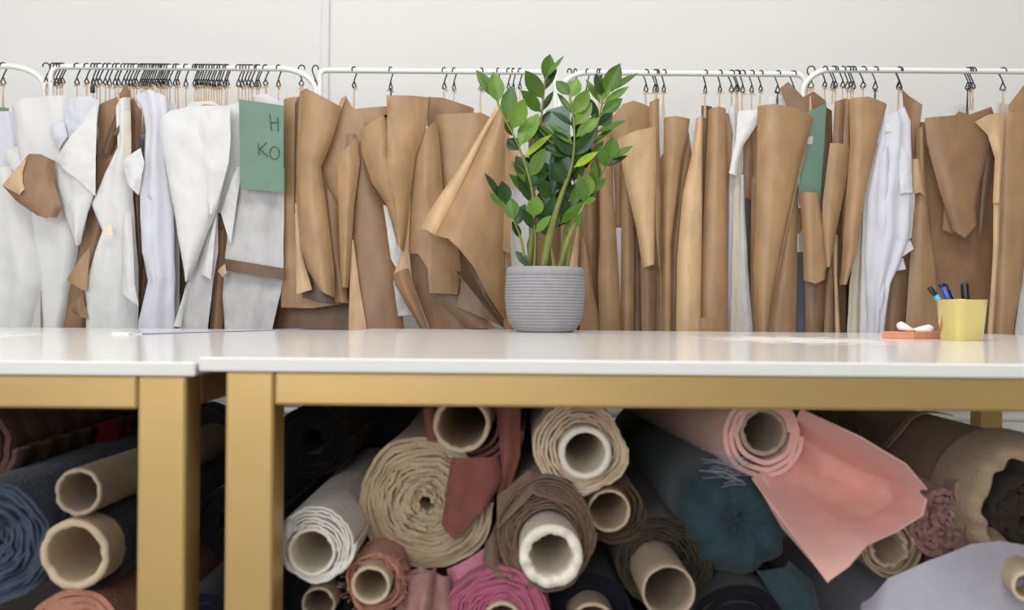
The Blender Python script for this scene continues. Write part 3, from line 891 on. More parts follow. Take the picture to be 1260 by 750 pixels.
leaves = [  # stem, base, tip, width px, colour
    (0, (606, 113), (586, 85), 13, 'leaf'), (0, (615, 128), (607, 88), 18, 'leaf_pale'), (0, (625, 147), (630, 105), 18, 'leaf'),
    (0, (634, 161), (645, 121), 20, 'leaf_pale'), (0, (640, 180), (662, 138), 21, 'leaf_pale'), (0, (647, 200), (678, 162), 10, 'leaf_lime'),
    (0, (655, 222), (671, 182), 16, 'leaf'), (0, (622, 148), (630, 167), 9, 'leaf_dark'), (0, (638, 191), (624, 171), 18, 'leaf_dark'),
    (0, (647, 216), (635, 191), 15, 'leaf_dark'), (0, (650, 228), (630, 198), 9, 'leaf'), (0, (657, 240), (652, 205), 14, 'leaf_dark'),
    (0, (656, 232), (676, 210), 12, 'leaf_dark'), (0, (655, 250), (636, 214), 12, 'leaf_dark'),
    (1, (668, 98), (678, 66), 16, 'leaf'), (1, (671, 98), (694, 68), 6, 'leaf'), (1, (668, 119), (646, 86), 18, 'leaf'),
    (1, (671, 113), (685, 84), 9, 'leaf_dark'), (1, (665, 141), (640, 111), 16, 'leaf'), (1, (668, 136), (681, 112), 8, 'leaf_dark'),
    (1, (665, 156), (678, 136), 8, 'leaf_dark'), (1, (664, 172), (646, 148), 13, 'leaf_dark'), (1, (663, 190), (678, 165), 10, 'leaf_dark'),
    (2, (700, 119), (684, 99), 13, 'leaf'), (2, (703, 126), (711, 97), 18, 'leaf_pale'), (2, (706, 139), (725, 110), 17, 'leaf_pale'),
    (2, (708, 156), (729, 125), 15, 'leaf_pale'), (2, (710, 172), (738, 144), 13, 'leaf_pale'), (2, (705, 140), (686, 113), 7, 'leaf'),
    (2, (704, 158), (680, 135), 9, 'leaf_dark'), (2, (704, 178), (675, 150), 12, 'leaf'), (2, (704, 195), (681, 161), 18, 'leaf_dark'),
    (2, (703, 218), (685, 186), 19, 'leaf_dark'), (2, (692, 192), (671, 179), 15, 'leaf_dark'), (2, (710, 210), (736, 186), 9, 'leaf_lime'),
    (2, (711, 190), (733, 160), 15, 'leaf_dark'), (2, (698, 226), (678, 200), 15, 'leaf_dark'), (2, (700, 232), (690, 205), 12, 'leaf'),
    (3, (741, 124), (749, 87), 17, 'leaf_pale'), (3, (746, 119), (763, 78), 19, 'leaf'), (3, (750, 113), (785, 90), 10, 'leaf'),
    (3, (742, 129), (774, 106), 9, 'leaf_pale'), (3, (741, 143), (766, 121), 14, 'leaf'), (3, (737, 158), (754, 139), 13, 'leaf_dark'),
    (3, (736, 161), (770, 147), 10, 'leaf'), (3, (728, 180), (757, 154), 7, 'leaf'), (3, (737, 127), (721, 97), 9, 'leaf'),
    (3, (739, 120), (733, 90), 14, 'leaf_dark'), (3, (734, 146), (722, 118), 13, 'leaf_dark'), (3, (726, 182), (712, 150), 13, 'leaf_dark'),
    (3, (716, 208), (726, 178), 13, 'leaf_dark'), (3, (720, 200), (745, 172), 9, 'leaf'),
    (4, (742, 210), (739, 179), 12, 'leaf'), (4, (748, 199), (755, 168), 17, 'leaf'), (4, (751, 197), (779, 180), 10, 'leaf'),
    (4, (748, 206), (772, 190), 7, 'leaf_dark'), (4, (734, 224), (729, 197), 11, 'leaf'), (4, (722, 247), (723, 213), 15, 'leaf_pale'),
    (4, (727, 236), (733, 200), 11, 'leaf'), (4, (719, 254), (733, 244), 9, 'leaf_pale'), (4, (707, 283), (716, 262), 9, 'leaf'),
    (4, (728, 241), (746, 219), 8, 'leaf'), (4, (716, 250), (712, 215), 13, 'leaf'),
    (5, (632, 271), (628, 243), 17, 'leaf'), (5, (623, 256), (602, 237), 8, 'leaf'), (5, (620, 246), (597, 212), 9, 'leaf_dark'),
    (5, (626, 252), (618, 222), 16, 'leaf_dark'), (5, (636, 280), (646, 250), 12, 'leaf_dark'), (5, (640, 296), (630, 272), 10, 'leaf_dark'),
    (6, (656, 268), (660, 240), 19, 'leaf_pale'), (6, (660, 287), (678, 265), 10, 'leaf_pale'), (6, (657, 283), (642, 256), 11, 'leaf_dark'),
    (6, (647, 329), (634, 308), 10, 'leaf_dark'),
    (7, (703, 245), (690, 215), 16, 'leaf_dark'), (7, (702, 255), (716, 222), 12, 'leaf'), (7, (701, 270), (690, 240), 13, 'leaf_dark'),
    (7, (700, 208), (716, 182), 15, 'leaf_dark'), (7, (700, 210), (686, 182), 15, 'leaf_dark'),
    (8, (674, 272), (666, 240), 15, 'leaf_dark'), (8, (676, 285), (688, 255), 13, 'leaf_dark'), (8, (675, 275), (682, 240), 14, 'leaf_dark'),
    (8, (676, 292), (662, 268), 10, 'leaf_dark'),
]

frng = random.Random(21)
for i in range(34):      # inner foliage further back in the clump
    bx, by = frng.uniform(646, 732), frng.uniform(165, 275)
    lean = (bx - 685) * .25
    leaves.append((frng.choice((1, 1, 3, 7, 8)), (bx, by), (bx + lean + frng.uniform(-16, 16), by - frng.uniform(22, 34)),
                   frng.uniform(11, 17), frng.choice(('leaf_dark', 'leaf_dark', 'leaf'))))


def leaf_verts(base, tip, w, roll, curl):
    ax = tip - base
    L = ax.length
    ax.normalize()
    view = Vector((0, -1, 0.25)).normalized()
    side = ax.cross(view)
    side.normalize()
    nrm = side.cross(ax)
    c, s = math.cos(roll), math.sin(roll)
    side, nrm = side * c + nrm * s, nrm * c - side * s
    prof = [(0, .04), (.08, .10), (.2, .34), (.35, .48), (.5, .5), (.65, .45), (.8, .31), (.92, .13), (1.0, .01)]
    V, Fc = [], []
    for t, hw in prof:
        p = base + ax * (L * t) - nrm * (curl * L * (t - .15) ** 2)
        for u in (-1, -.5, 0, .5, 1):
            V.append(p + side * (u * hw * w) + nrm * (abs(u) ** 1.3 * hw * w * 0.22))
    for i in range(len(prof) - 1):
        for j in range(4):
            a = i * 5 + j
            Fc.append((a, a + 1, a + 6, a + 5))
    return V, Fc


stem_obs, stem_pts = [], []
for pts, r0, r1, m in stems:
    w3 = [P(x, y, DP - dz / 100) for x, y, dz in pts]
    fine = []
    n = 18
    for i in range(n + 1):
        fine.append(poly_at(w3, i / n))
    for _ in range(2):
        fine = [fine[0]] + [(fine[i - 1] + fine[i] * 2 + fine[i + 1]) / 4 for i in range(1, n)] + [fine[-1]]
    rad = [(r0 + (r1 - r0) * min(1, (i / n) * 1.4)) * k * .9 for i in range(n + 1)]
    stem_obs.append(MB().tube(fine, rad, 8).build('stem', M[m], plant))
    stem_pts.append(fine)
rng = random.Random(11)
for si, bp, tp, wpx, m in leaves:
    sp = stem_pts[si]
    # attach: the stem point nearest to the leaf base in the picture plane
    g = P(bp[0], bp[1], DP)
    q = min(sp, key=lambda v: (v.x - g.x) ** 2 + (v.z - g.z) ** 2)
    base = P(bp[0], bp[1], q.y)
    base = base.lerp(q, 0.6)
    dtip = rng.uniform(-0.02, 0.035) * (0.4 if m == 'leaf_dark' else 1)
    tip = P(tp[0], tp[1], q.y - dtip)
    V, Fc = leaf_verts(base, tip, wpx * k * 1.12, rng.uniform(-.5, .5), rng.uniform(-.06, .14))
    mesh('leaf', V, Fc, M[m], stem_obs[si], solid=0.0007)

# ------------------------------------------------------------------ things on the tables
M['brass'] = mat('brushed_brass', srgb(230, 214, 146), 0.24, metal=1.0, var=0.04, scale=4, stretch=(8, 8, .5))
DC = 2.13
cc = P(1183, 414, DC)
cup_c = Vector((cc.x, DC, ZT))
kc = DC / F
cup = empty('pen_cup', cup_c, 'tapered brushed brass pen cup holding pens on the white table', 'pen cup')
MB().lathe([(0.001, 0), (23.5 * kc, 0), (24 * kc, 0.001), (29.0 * kc, 49.5 * kc), (29.3 * kc, 50 * kc), (28.6 * kc, 50.2 * kc),
            (28.2 * kc, 49 * kc), (23.2 * kc, 0.003), (0.001, 0.003)], cup_c, 56).build('cup', M['brass'], cup)
for nm, lab, c1, c2, top, basep, rp, clip in (
        ('pen', 'light blue pen with black cap leaning in the brass cup', srgb(70, 178, 220), srgb(32, 32, 36), (1143, 353), (1186, 408), 3.3, False),
        ('pen', 'dark blue pen with black clip leaning in the brass cup', srgb(42, 74, 156), srgb(24, 26, 34), (1158, 348), (1184, 409), 4.0, True),
        ('pen', 'slim blue pen leaning behind the clipped pen in the cup', srgb(58, 104, 160), srgb(40, 60, 90), (1167, 356), (1190, 409), 2.2, False),
        ('marker', 'thick black marker with round end standing in the brass cup', srgb(52, 54, 56), srgb(20, 20, 22), (1187, 347), (1192, 409), 5.2, False)):
    dd = {'marker': -0.01}.get(nm, 0.008)
    if 'slim' in lab: dd = 0.022
    a, e = P(top[0], top[1], DC + dd), P(basep[0], basep[1], DC + dd)
    if e.z < ZT + 0.008: e = e + (a - e) * ((ZT + 0.008 - e.z) / (a.z - e.z))
    t = empty(nm, e, lab, 'pen', 'pens in the brass cup')
    m1, m2 = mat('pen_barrel', c1, 0.3, var=0.03), mat('pen_cap', c2, 0.3, var=0.03)
    r = rp * kc
    ax = (a - e)
    if nm == 'marker':
        MB().tube([e, e + ax * .55], [r * .8, r * .92], 16).build('barrel', m1, t)
        MB().tube([e + ax * .55, e + ax * .57, e + ax * .93, e + ax * .975, a], [r, r * 1.03, r, r * .85, r * .35], 16).build('cap', m2, t)
    else:
        f = .82 if 'light' in lab else .93
        MB().tube([e, e + ax * .05, e + ax * f], [r * .4, r, r], 14).build('barrel', m1, t)
        MB().tube([e + ax * f, e + ax * (f + .005), e + ax * .985, a], [r * .98, r * 1.05, r, r * .7], 14).build('cap', m2, t)
        if clip:
            off = Vector((r * 1.3, -r * .5, 0))
            MB().tube([a - ax * .02, a - ax * .02 + off, e + ax * .62 + off], r * .28, 6).build('clip', m2, t)

# stone block with chalk beside the cup
M['terracotta'] = mat('terracotta_block', srgb(206, 140, 108), 0.7, var=0.08, scale=40, bump=0.1, bscale=80)
M['chalk'] = mat('tailors_chalk', srgb(244, 242, 240), 0.8, var=0.02)
DB = 2.22
a0, a1, a2 = P(1085, 411, DB), P(1124, 412.5, DB - 0.045), P(1166, 412.5, DB)
zb = ZT
pts = [Vector((a0.x, a0.y, 0)), Vector((a1.x, a1.y, 0)), Vector((a2.x, a2.y, 0)), Vector((a0.x + a2.x - a1.x, DB + 0.05, 0))]
V = [Vector((p.x, p.y, zb)) for p in pts] + [Vector((p.x, p.y, zb + 0.0155)) for p in pts]
o = mesh('clay_block', V, [(3, 2, 1, 0), (4, 5, 6, 7), (0, 1, 5, 4), (1, 2, 6, 5), (2, 3, 7, 6), (3, 0, 4, 7)], M['terracotta'], smooth=False, origin=pts[1] + Vector((0, 0, zb)))
bv = o.modifiers.new('bevel', 'BEVEL'); bv.width = 0.0015; bv.segments = 2
tag(o, 'flat terracotta coloured block beside the brass pen cup', 'block')
for nm, lab, pl, pr, tilt in (
        ('tailors_chalk', 'grey-white worn tailor\'s chalk piece leaning on the other chalk', (1103, 397), (1126, 398), 0.25),
        ('tailors_chalk', 'bright white tailor\'s chalk piece lying on the terracotta block', (1122, 397), (1149, 402), -0.05)):
    p0, p1 = P(pl[0], pl[1], DB - 0.005), P(pr[0], pr[1], DB - 0.02)
    V, Fc = [], []
    ax = p1 - p0
    n = 14
    up = Vector((0, -math.sin(tilt), 1)).normalized()
    z0 = ZT + 0.0158
    mid = (p0 + p1) / 2
    for ring, (sc_, h) in enumerate(((.80, 0.0), (1.0, .35), (.97, .75), (.6, 1.0))):
        for j in range(n):
            a = 2 * math.pi * j / n
            e = abs(math.cos(a)) ** .8 * (1 if math.cos(a) > 0 else -1)
            x = mid.x + .5 * ax.length * sc_ * e
            y = mid.y + 0.016 * sc_ * math.sin(a)
            hh = h * (0.013 if tilt > .1 else 0.0125) * (1 + (0.45 if tilt > .1 else -.28) * -e) + .0035 * tilt * 10 * (1 - e) * .2
            V.append(Vector((x, y, z0 + hh)))
    for i in range(3):
        for j in range(n):
            a = i * n + j
            bq = i * n + (j + 1) % n
            Fc.append((a, bq, bq + n, a + n))
    Fc.append(tuple(range(n))[::-1])
    Fc.append(tuple(range(3 * n, 4 * n)))
    o = mesh(nm, V, Fc, M['chalk'], origin=(mid.x, mid.y, z0))
    tag(o, lab, 'chalk', 'chalk on the terracotta block')

# clear ruler with a purple edge on the lower table
M['ruler'] = mat('white_ruler', srgb(240, 238, 236), 0.3, var=0.01)
M['purple'] = mat('purple_edge', srgb(150, 132, 176), 0.4, var=0.08)
zl = ZT - 0.0062
def on_table(px, py, z):
    """point of the horizontal plane z seen at a pixel"""
    v = P(px, py, 1.0) - Vector((0, 0, ZC))
    return Vector((0, 0, ZC)) + v * ((z - ZC) / v.z)
r0, r1 = on_table(166, 411.5, zl), on_table(376, 405.2, zl)
t = empty('ruler', r0, 'long thin white ruler with purple edge lying on the lower table', 'ruler')
dirv = (r1 - r0).normalized()
nv_ = Vector((-dirv.y, dirv.x, 0))
def strip(a, b_, w0, h, name, m):
    V = [a, b_, b_ + nv_ * w0, a + nv_ * w0]
    V = V + [v + Vector((0, 0, h)) for v in V]
    mesh(name, V, [(3, 2, 1, 0), (4, 5, 6, 7), (0, 1, 5, 4), (1, 2, 6, 5), (2, 3, 7, 6), (3, 0, 4, 7)], m, t, smooth=False)
strip(r0, r1, 0.03, 0.002, 'blade', M['ruler'])
strip(r0 - nv_ * .004 + dirv * .02, r1 - nv_ * .004, 0.0039, 0.0026, 'edge_strip', M['purple'])
strip(r0 - dirv * .03 - nv_ * .012, r0 + dirv * .0, .05, 0.005, 'end_cap', M['ruler'])

# ------------------------------------------------------------------ fabric rolls under the tables
def fab(name, c, var=0.12, bump=0.35, bs=180, sheen=0.15, rough=0.9, scale=40):
    M[name] = mat(name, c, rough, var=var, scale=scale, bump=bump, bscale=bs, sheen=sheen, spec=0.2)


fab('white_cotton', srgb(232, 228, 220), .04, bs=90)
fab('beige_linen', srgb(194, 172, 140), .10)
fab('salmon', srgb(196, 138, 116), .12)
fab('rust', srgb(136, 84, 72), .10)
fab('taupe', srgb(124, 100, 86), .18, scale=90)
fab('taupe_satin', srgb(146, 120, 108), .08, rough=.45, sheen=0)
fab('cream_fab', srgb(214, 190, 160), .06, rough=.6)
fab('brown_dark', srgb(84, 64, 50), .2)
fab('magenta', srgb(186, 100, 128), .10)
fab('pink_light', srgb(216, 138, 160), .05)
fab('olive_black', srgb(62, 54, 40), .3, scale=80, bump=.6)
fab('navy_black', srgb(26, 27, 38), .2)
fab('black_fab', srgb(20, 20, 24), .2)
fab('teal_fab', srgb(50, 68, 74), .12, bump=.25)
fab('pink_felt', srgb(234, 184, 172), .04, bump=.15)
fab('khaki', srgb(164, 136, 106), .06, rough=.6)
fab('khaki_pale', srgb(186, 162, 132), .05, rough=.6)
fab('mauve', srgb(172, 128, 122), .15)
fab('grey_lilac', srgb(176, 174, 184), .04, bump=.15)
fab('denim', srgb(68, 79, 96), .18, bs=140)
fab('navy', srgb(36, 46, 66), .15)
fab('maroon_brown', srgb(104, 76, 68), .2)
fab('dark_red', srgb(120, 22, 34), .15)
M['tube_card'] = mat('cardboard_tube', srgb(206, 186, 156), 0.8, var=0.06, scale=20, bump=.1, bscale=60)
M['tube_grey'] = mat('grey_cardboard_tube', srgb(176, 160, 138), 0.8, var=0.07, scale=20, bump=.1, bscale=60)
M['tube_white'] = mat('white_wrapped_tube', srgb(236, 228, 212), 0.6, var=0.04, scale=20, bump=.2, bscale=30)


def tube_core(t, c, ax, ro, ri, length, m, ragged=0.002, seed=0, bump_r=0.0):
    """hollow tube with a torn rim; c = front centre"""
    e1 = ax.cross(Vector((0, 0, 1))).normalized()
    e2 = e1.cross(ax)
    n = 40
    rows = [(ri * .98, length), (ri, .03), (ri, .004), (ri * 1.01 + .0004, 0.0), ((ro + ri) / 2, -.001), (ro * .995, .0005), (ro, .004), (ro, .03), (ro, length)]
    V, Fc = [], []
    for i, (r, s) in enumerate(rows):
        for j in range(n):
            a = 2 * math.pi * j / n
            q = Vector((math.cos(a) * 2, math.sin(a) * 2, seed * 3.3 + .5))
            rag = noise.noise(q * 1.6) * ragged * 2 if s < .02 else 0
            rr = r * (1 + bump_r * noise.noise(q * .9 + Vector((7, 0, 0)))) - (noise.noise(q * 2.3) * ragged * .9 if i in (2, 3) else 0)
            V.append(c + ax * (s + rag) + (e1 * math.cos(a) + e2 * math.sin(a)) * rr)
    for i in range(len(rows) - 1):
        for j in range(n):
            a = i * n + j
            b_ = i * n + (j + 1) % n
            Fc.append((a, a + n, b_ + n, b_))
    return mesh('core_tube', V, Fc, M[m], t)


def spiral(t, c, ax, r_in, r_out, length, m, turns, seed, wob=0.003, lump=0.05, name='fabric', squash=1.0, ridges=0.0, thick=.92, tele=0.0, shift=None, hf=0.0):
    """a cloth wound round an axis; the front edge is uneven"""
    e1 = ax.cross(Vector((0, 0, 1))).normalized()
    e2 = e1.cross(ax)
    n = 44
    N = int(n * turns)
    gap = (r_out - r_in) / turns
    ss = [0, .012, .05, .15, .35, .6, 1.0] if not ridges else [0, .01] + [i / 40 for i in range(1, 41)]
    V, Fc = [], []
    shift = shift or Vector((0, 0, 0))
    for s in ss:
        for i in range(N + 1):
            th = 2 * math.pi * i / n
            r = r_in + (r_out - r_in) * i / N
            q = Vector((math.cos(th), math.sin(th), seed * 2.7))
            r *= 1 + lump * noise.noise(q * 1.3 + Vector((0, 0, s * 2)))
            r += gap * .35 * noise.noise(Vector((math.cos(th) * 2.5, math.sin(th) * 2.5, i / n * .7 + seed)))
            if hf: r += hf * .8 * gap * noise.noise(Vector((math.cos(th) * 5, math.sin(th) * 5, i / n * .35 + seed)))
            if ridges: r += ridges * math.sin(s * 40 * 1.9 + noise.noise(q * 2) * 2) * (i / N)
            z = s * length
            if s < .03:
                z += wob * 2 * noise.noise(Vector((math.cos(th) * 1.7, math.sin(th) * 1.7, i / n * 1.9 + seed * 1.3))) + tele * (1 - i / N)
            V.append(c + shift * (1 - i / N) + ax * z + e1 * (math.cos(th) * r) + e2 * (math.sin(th) * r * squash))
    for k_ in range(len(ss) - 1):
        for i in range(N):
            a = k_ * (N + 1) + i
            Fc.append((a, a + 1, a + N + 2, a + N + 1))
    return mesh(name, V, Fc, M[m], t, solid=gap * thick, offset=0)


def roll(label, px, py, d, rpx, m, core=None, length=.95, yaw=0.0, pitch=0.0, turns=7, seed=1, name='fabric_roll', group='fabric rolls under the tables', **kw):
    """core = (px, py, outer px, inner px, how far it sticks out in m, material, raggedness)"""
    c = P(px, py, d)
    ax = Vector((math.sin(math.radians(yaw)), math.cos(math.radians(yaw)), math.tan(math.radians(pitch)))).normalized()
    s = d / F
    t = empty(name, (c.x, c.y, c.z - rpx * s), label, 'fabric roll', group)
    r_in = core[2] * s * 1.04 if core else kw.pop('r_in', .008)
    shift = None
    if core:
        cx, cy, ro, ri, out, cm, rg = core
        shift = P(cx, cy, d - out) - (c - ax * out)
        shift.y = 0
        lim = rpx * s - r_in - .003
        if shift.length > lim: shift *= max(0, lim) / shift.length
    spiral(t, c, ax, r_in, rpx * s, length, m, turns, seed, shift=shift, **kw)
    if core:
        tube_core(t, c - ax * out + shift, ax, ro * s, ri * s, length + out - .01, cm, rg, seed)
    return t


def flap(t, name, m, **k_):
    V, Fc = sheet_verts(**k_)
    return mesh(name, V, Fc, M[m], t, solid=0.0016)


# left bay
roll('rolled blue denim with frayed spiral end under the lower table', -12, 666, 1.34, 76, 'denim', turns=14, seed=2, wob=.009, r_in=.012, lump=.06, hf=.7, thick=.98)
roll('dark navy cloth roll resting on top of the denim roll', 25, 622, 1.49, 55, 'navy', turns=5, seed=3, r_in=.02)
roll('ruched maroon brown roll lying highest under the lower table', -38, 552, 1.45, 54, 'maroon_brown', turns=3, seed=4, r_in=.03, ridges=.008, length=.9)
t = empty('cardboard_tube', P(96, 634, 1.31), 'bare grey cardboard tube poking out above the black roll', 'cardboard tube')
tube_core(t, P(96, 605, 1.31), Vector((.06, 1, 0)).normalized(), 29.5 * 1.31 / F, 24 * 1.31 / F, .5, 'tube_grey', .0022, 5)
roll('black cloth roll around a wide pale cardboard tube next to the gold leg', 108, 672, 1.36, 52, 'navy_black',
     (100, 680, 42, 32.5, .05, 'tube_card', .003), seed=6, turns=3, yaw=3)
roll('salmon roll at the bottom under the denim and black rolls', 95, 790, 1.36, 66, 'salmon', turns=6, seed=7, r_in=.02)
t = empty('folded_cloth', P(125, 575, 1.75), 'dark red folded cloth tucked behind the bare cardboard tube', 'cloth')
flap(t, 'cloth', 'dark_red', T=[(118, 522), (150, 512)], B=[(108, 575), (138, 572)], d=1.75, b=2, wv=(.8, 2, 0), seed=8)
flap(t, 'fold', 'dark_red', T=[(128, 518), (160, 512)], B=[(128, 575), (160, 572)], d=1.80, b=1, wv=(.8, 1.5, .3), seed=9)
roll('black roll lying deep between the two tables\' legs', 285, 640, 1.60, 45, 'black_fab', turns=4, seed=10, r_in=.02)  # black roll added so the gap between the legs reads dark
roll('added black roll darkening the bottom gap beside the salmon roll', 255, 790, 1.50, 62, 'navy_black', turns=4, seed=11, r_in=.02)  # bottom-row filler, black so the gaps in the pile look dark

# right bay
roll('white cotton roll with ragged tube end beside the gold leg', 390, 668, 1.305, 47, 'white_cotton', (383, 679, 30, 25, .004, 'tube_white', .002), seed=12, turns=6, wob=.003, lump=.07, hf=1.2, thick=.98)
roll('thick beige linen roll with crumpled coreless end', 525, 618, 1.42, 81, 'beige_linen', turns=15, seed=13, wob=.007, lump=.12, r_in=.010, hf=.7, thick=.98)
roll('plain black roll standing highest behind the white cotton roll', 384, 541, 1.55, 45, 'black_fab', turns=4, seed=14, r_in=.02)
roll('smaller black roll between the black roll and the beige linen roll', 466, 570, 1.85, 46, 'navy_black', turns=4, seed=15, r_in=.02)
roll('black roll on a thin cardboard tube beneath the white cotton roll', 398, 756, 1.36, 50, 'black_fab', (393, 728, 20, 17, .05, 'tube_grey', .002), seed=16, turns=3)
t = roll('frayed salmon roll on a cream tube beneath the beige roll', 462, 716, 1.335, 37, 'salmon', (456, 720, 23.5, 19, .035, 'tube_card', .001), seed=17, turns=6, wob=.009, lump=.08, hf=1.5)
b = MB()
rng = random.Random(4)
for i in range(60):
    a = rng.uniform(0, 6.283)
    c = P(462 + 36 * math.cos(a), 716 + 36 * math.sin(a), 1.334)
    b.tube([c, c + Vector((rng.uniform(-.004, .004) + .008 * math.cos(a), -.006, rng.uniform(-.004, .004) - .008 * math.sin(a)))], .0005, 3)
b.build('frayed_threads', M['salmon'], t)
t = roll('rust brown roll under the table rail with a loose hanging end', 585, 530, 1.43, 57, 'rust', (562, 516, 34, 28, .05, 'tube_card', .003), seed=18, turns=5, yaw=2, length=.9)
flap(t, 'loose_end', 'rust', T=[(556, 562), (612, 560)], B=[(544, 645), (560, 662), (607, 610)], L=[(550, 600)], R=[(618, 590)], d=1.405, b=1.2, wv=(.4, 1.5, 0), seed=19)
flap(t, 'loose_end', 'rust', T=[(612, 498), (640, 500)], B=[(612, 608), (624, 612)], L=[(616, 560)], R=[(640, 560)], d=1.42, b=.8, wv=(.4, 1, 0), seed=20)
flap(t, 'loose_end', 'rust', T=[(521, 503), (532, 500)], B=[(526, 542), (540, 540)], d=1.41, b=.4, seed=21)
t = roll('taupe roll on a white-wrapped tube with folded-in end', 672, 655, 1.36, 62, 'taupe', (678, 684, 37, 25, .07, 'tube_white', .004), seed=22, turns=10, wob=.005, squash=1.12, hf=1.2)
flap(t, 'outer_wrap', 'taupe_satin', T=[(612, 610, -4), (650, 578, -3), (695, 590, -4)], B=[(612, 650, 0), (655, 606, 1), (705, 622, 0)], d=1.36, b=.4, seed=23)
flap(t, 'loose_end', 'taupe', T=[(598, 668), (612, 640)], B=[(602, 712), (640, 716)], L=[(594, 690)], R=[(614, 690)], d=1.37, b=.8, seed=24)
roll('cream roll with scalloped layers around a pale tube under the rail', 713, 551, 1.38, 58, 'cream_fab', (720, 557, 32, 24, .03, 'tube_white', .0012), seed=25, turns=6, wob=.006, lump=.10, hf=.7)
roll('small dark brown roll with a ragged cardboard tube', 756, 628, 1.43, 40, 'brown_dark', (749, 628, 26, 22, .03, 'tube_card', .002), seed=26, turns=3)
t = roll('magenta pink roll at the bottom below the taupe roll', 613, 762, 1.36, 66, 'magenta', (618, 764, 24, 19, .01, 'tube_card', .001), seed=27, turns=11, wob=.004, hf=.8)
flap(t, 'loose_end', 'pink_light', T=[(550, 700), (600, 672)], B=[(552, 738), (606, 708)], L=[(553, 715)], d=1.40, b=.8, seed=28)
t = empty('folded_cloth', P(525, 760, 1.38), 'crumpled mauve cloth tucked between the salmon and magenta rolls', 'cloth')
flap(t, 'cloth', 'mauve', T=[(492, 710), (520, 690), (552, 706)], B=[(486, 760), (560, 760)], d=1.38, b=2, wv=(1.0, 2.2, .1), nz=.8, seed=29)
flap(t, 'fold', 'mauve', T=[(505, 706), (536, 698)], B=[(500, 760), (530, 755)], d=1.35, b=1.4, wv=(.6, 1.2, .3), nz=.6, seed=30)
roll('fuzzy olive black roll with a long grey tube sticking out', 818, 690, 1.43, 58, 'olive_black', (823, 728, 30, 26.5, .13, 'tube_grey', .0012), seed=31, turns=9, wob=.007, hf=1.5)
roll('navy black roll at the bottom between magenta and olive rolls', 727, 764, 1.46, 58, 'navy_black', (729, 770, 28, 23, .06, 'tube_card', .001), seed=32, turns=4)
roll('black roll at the bottom under the teal roll', 912, 780, 1.40, 66, 'black_fab', turns=5, seed=33, wob=.006, r_in=.015)
def bolster(label, px, py, d, rpx, m, length, seed, squash=.95, folds=.006):
    """a roll whose loose end is gathered and tucked in: one closed rounded surface"""
    c, r0 = P(px, py, d), rpx * d / F
    t = empty('fabric_roll', (c.x, c.y, c.z - r0), label, 'fabric roll', 'fabric rolls under the tables')
    V, Fc, n = [], [], 72
    prof = [(-.018, .06), (-.028, .14), (-.038, .26), (-.044, .42), (-.042, .58), (-.034, .72), (-.020, .84), (0, .93), (.025, .985), (.06, 1.0),
            (.12, 1.0), (.25, 1.0), (.5, 1.0), (length, 1.0), (length, .05)]
    for s_, f in prof:
        for j in range(n):
            a = 2 * math.pi * j / n
            q = Vector((math.cos(a), math.sin(a), seed))
            amp = folds * math.exp(-((s_ + .02) / .05) ** 2)
            r = r0 * f * (1 + .05 * noise.noise(q * 1.2)) + amp * math.sin(7 * a + 30 * s_ + 4 * noise.noise(q * 1.5)) * min(1, f * 1.6)
            z = s_ + amp * .9 * math.sin(5 * a + 9 * f + 5 * noise.noise(q * 2)) 
            V.append(c + Vector((math.cos(a) * r, z, math.sin(a) * r * squash)))
    for i in range(len(prof) - 1):
        for j in range(n):
            a, b_ = i * n + j, i * n + (j + 1) % n
            Fc.append((a, b_, b_ + n, a + n))
    Fc.append(tuple(range(n))[::-1])
    mesh('fabric', V, Fc, M[m], t)
    return t


t = bolster('large teal cloth roll with a twisted tucked-in end', 905, 636, 1.45, 76, 'teal_fab', .9, 34)
flap(t, 'loose_end', 'teal_fab', T=[(930, 700), (970, 690)], B=[(975, 770), (1015, 770)], R=[(1000, 715)], d=1.40, b=1.5, wv=(.6, 1.5, .2), seed=36)
b = MB()
for i in range(26):
    x0, y0 = rng.uniform(905, 930), rng.uniform(560, 600)
    p0 = P(x0, y0, 1.36)
    p1 = P(x0 - rng.uniform(20, 50), y0 + rng.uniform(-18, 6), 1.37)
    b.tube([p0, p0.lerp(p1, .5) + Vector((0, -.004, .004)), p1], .00035, 3)
b.build('frayed_threads', M['grey_lilac'], t)
t = roll('pale pink felt roll with a big flared loose end', 938, 537, 1.40, 50, 'pink_felt', (940, 531, 30, 24, -.002, 'tube_grey', .003), seed=37, turns=3, wob=.002, lump=.03, yaw=-5)
crease = [(966, 556, -3), (1005, 580, -9), (1050, 598, -12), (1100, 612, -6), (1140, 614, 7)]
flap(t, 'inner_fold', 'pink_felt', T=[(985, 503, 3), (1060, 538, 9), (1115, 571, 9), (1141, 602, 8)], B=crease, L=[(984, 535, -6)], d=1.38, b=0, bv=-2.5, nz=.1, nu=24, nv=14, seed=38)
flap(t, 'loose_end', 'pink_felt', T=crease, B=[(925, 588, 0), (965, 642, 5), (1018, 716, 9)], R=[(1136, 634, 7), (1106, 655, 6), (1070, 672, 7), (1046, 698, 8)], L=[(948, 575, -2)],
     d=1.38, b=0, bv=-.8, nz=.1, nu=24, nv=18, seed=39)
flap(t, 'fold', 'pink_felt', T=[(928, 590, -2), (940, 586, -2)], B=[(1012, 706, 2), (1020, 716, 4)], L=[(962, 648, -3)], d=1.37, b=-.4, seed=39)
t = roll('broad khaki roll with a gathered open end', 1262, 622, 1.46, 82, 'khaki', turns=1.6, seed=40, r_in=.072, wob=.012, lump=.05, hf=.5, thick=.35)
kc_, kr = P(1262, 622, 1.46), 84 * 1.46 / F
V, Fc = [], []
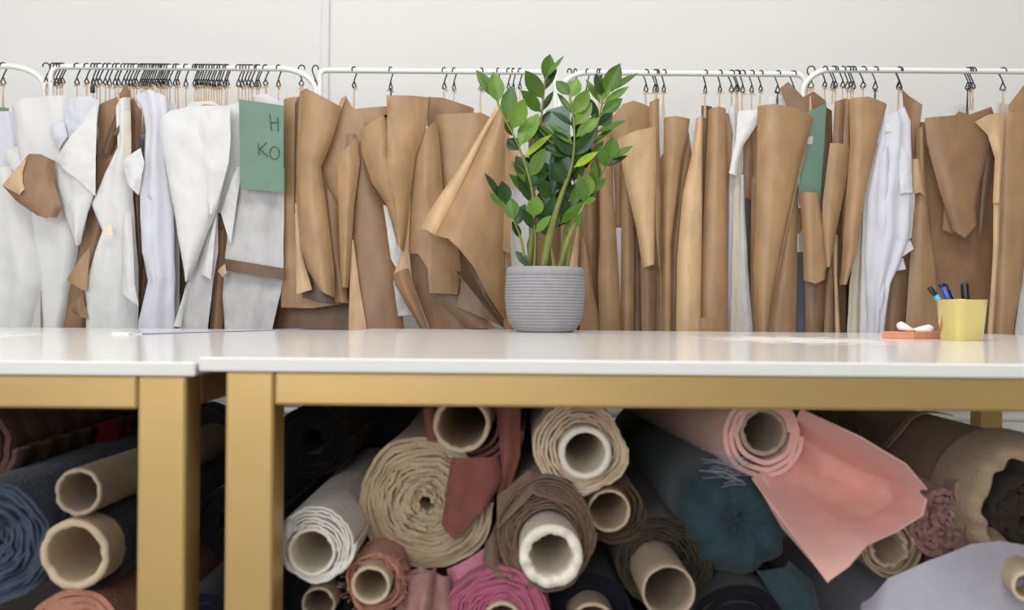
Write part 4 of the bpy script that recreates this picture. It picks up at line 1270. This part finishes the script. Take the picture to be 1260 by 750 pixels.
for i in range(21):
    a = math.radians(75 + 110 * i / 20)
    for z in (.30, .325):
        V.append(kc_ + Vector((math.cos(a) * kr * 1.02, z + .02 * math.sin(i * .4), math.sin(a) * kr * 1.02)))
for i in range(20): Fc.append((2 * i, 2 * i + 1, 2 * i + 3, 2 * i + 2))
mesh('binding_tape', V, Fc, M['beige_linen'], t, solid=.002)
V, Fc, n = [], [], 96
for s_, f, am in ((.09, 1.03, .0), (.05, 1.03, .004), (.01, 1.0, .012), (-.02, .95, .03), (-.035, .86, .045), (-.03, .76, .05)):
    for j in range(n):
        a = 2 * math.pi * j / n
        q = Vector((math.cos(a), math.sin(a), 3.0))
        rr = kr * (f + am * (math.sin(13 * a + 5 * noise.noise(q * 1.5)) + noise.noise(q * 5)))
        V.append(kc_ + Vector((math.cos(a) * rr, s_ + am * .3 * noise.noise(q * 3), math.sin(a) * rr)))
for i in range(5):
    for j in range(n):
        Fc.append((i * n + j, i * n + (j + 1) % n, (i + 1) * n + (j + 1) % n, (i + 1) * n + j))
mesh('end_wrap', V, Fc, M['khaki_pale'], t, solid=.0012)
roll('dark olive roll pushed inside the open khaki roll', 1262, 640, 1.50, 52, 'olive_black', turns=5, seed=44, r_in=.012, wob=.006, hf=1)
roll('frayed olive cream roll beneath the pink flared cloth', 1098, 672, 1.48, 38, 'beige_linen', (1094, 674, 24, 18, .02, 'cream_fab', .006), seed=45, turns=3, wob=.006)
roll('mauve roll with ragged looped end beside the pink flared cloth', 1158, 642, 1.47, 42, 'mauve', turns=5, seed=46, wob=.014, r_in=.004, lump=.2, hf=1.2)
roll('smooth mauve roll lying under the khaki roll', 1195, 690, 1.60, 60, 'mauve', turns=4, seed=47, r_in=.02)
roll('dark brown roll behind the pink felt roll under the rail', 1035, 552, 1.70, 54, 'brown_dark', turns=4, seed=48, r_in=.02)
t = empty('folded_cloth', P(1160, 790, 1.32), 'smooth grey lilac cloth draped over the lowest rolls', 'cloth')
flap(t, 'cloth', 'grey_lilac', T=[(1060, 742, -2), (1085, 705, 0), (1130, 682, 0), (1180, 662, -2), (1215, 658, -4), (1290, 672, -6)],
     B=[(1055, 800, 3), (1290, 800, 3)], d=1.34, b=2.5, wv=(.4, 1.3, .2), nu=20, seed=49)
roll('grey roll at the bottom carrying the grey lilac cloth', 1150, 800, 1.46, 70, 'grey_lilac', turns=4, seed=50, r_in=.02)
t = empty('cardboard_tube', P(1262, 750, 1.27), 'peach cardboard tube lying on the grey lilac cloth', 'cardboard tube')
tube_core(t, P(1266, 722, 1.27), Vector((.25, 1, .02)).normalized(), 20 * 1.27 / F, 15 * 1.27 / F, .5, 'tube_card', .002, 51)
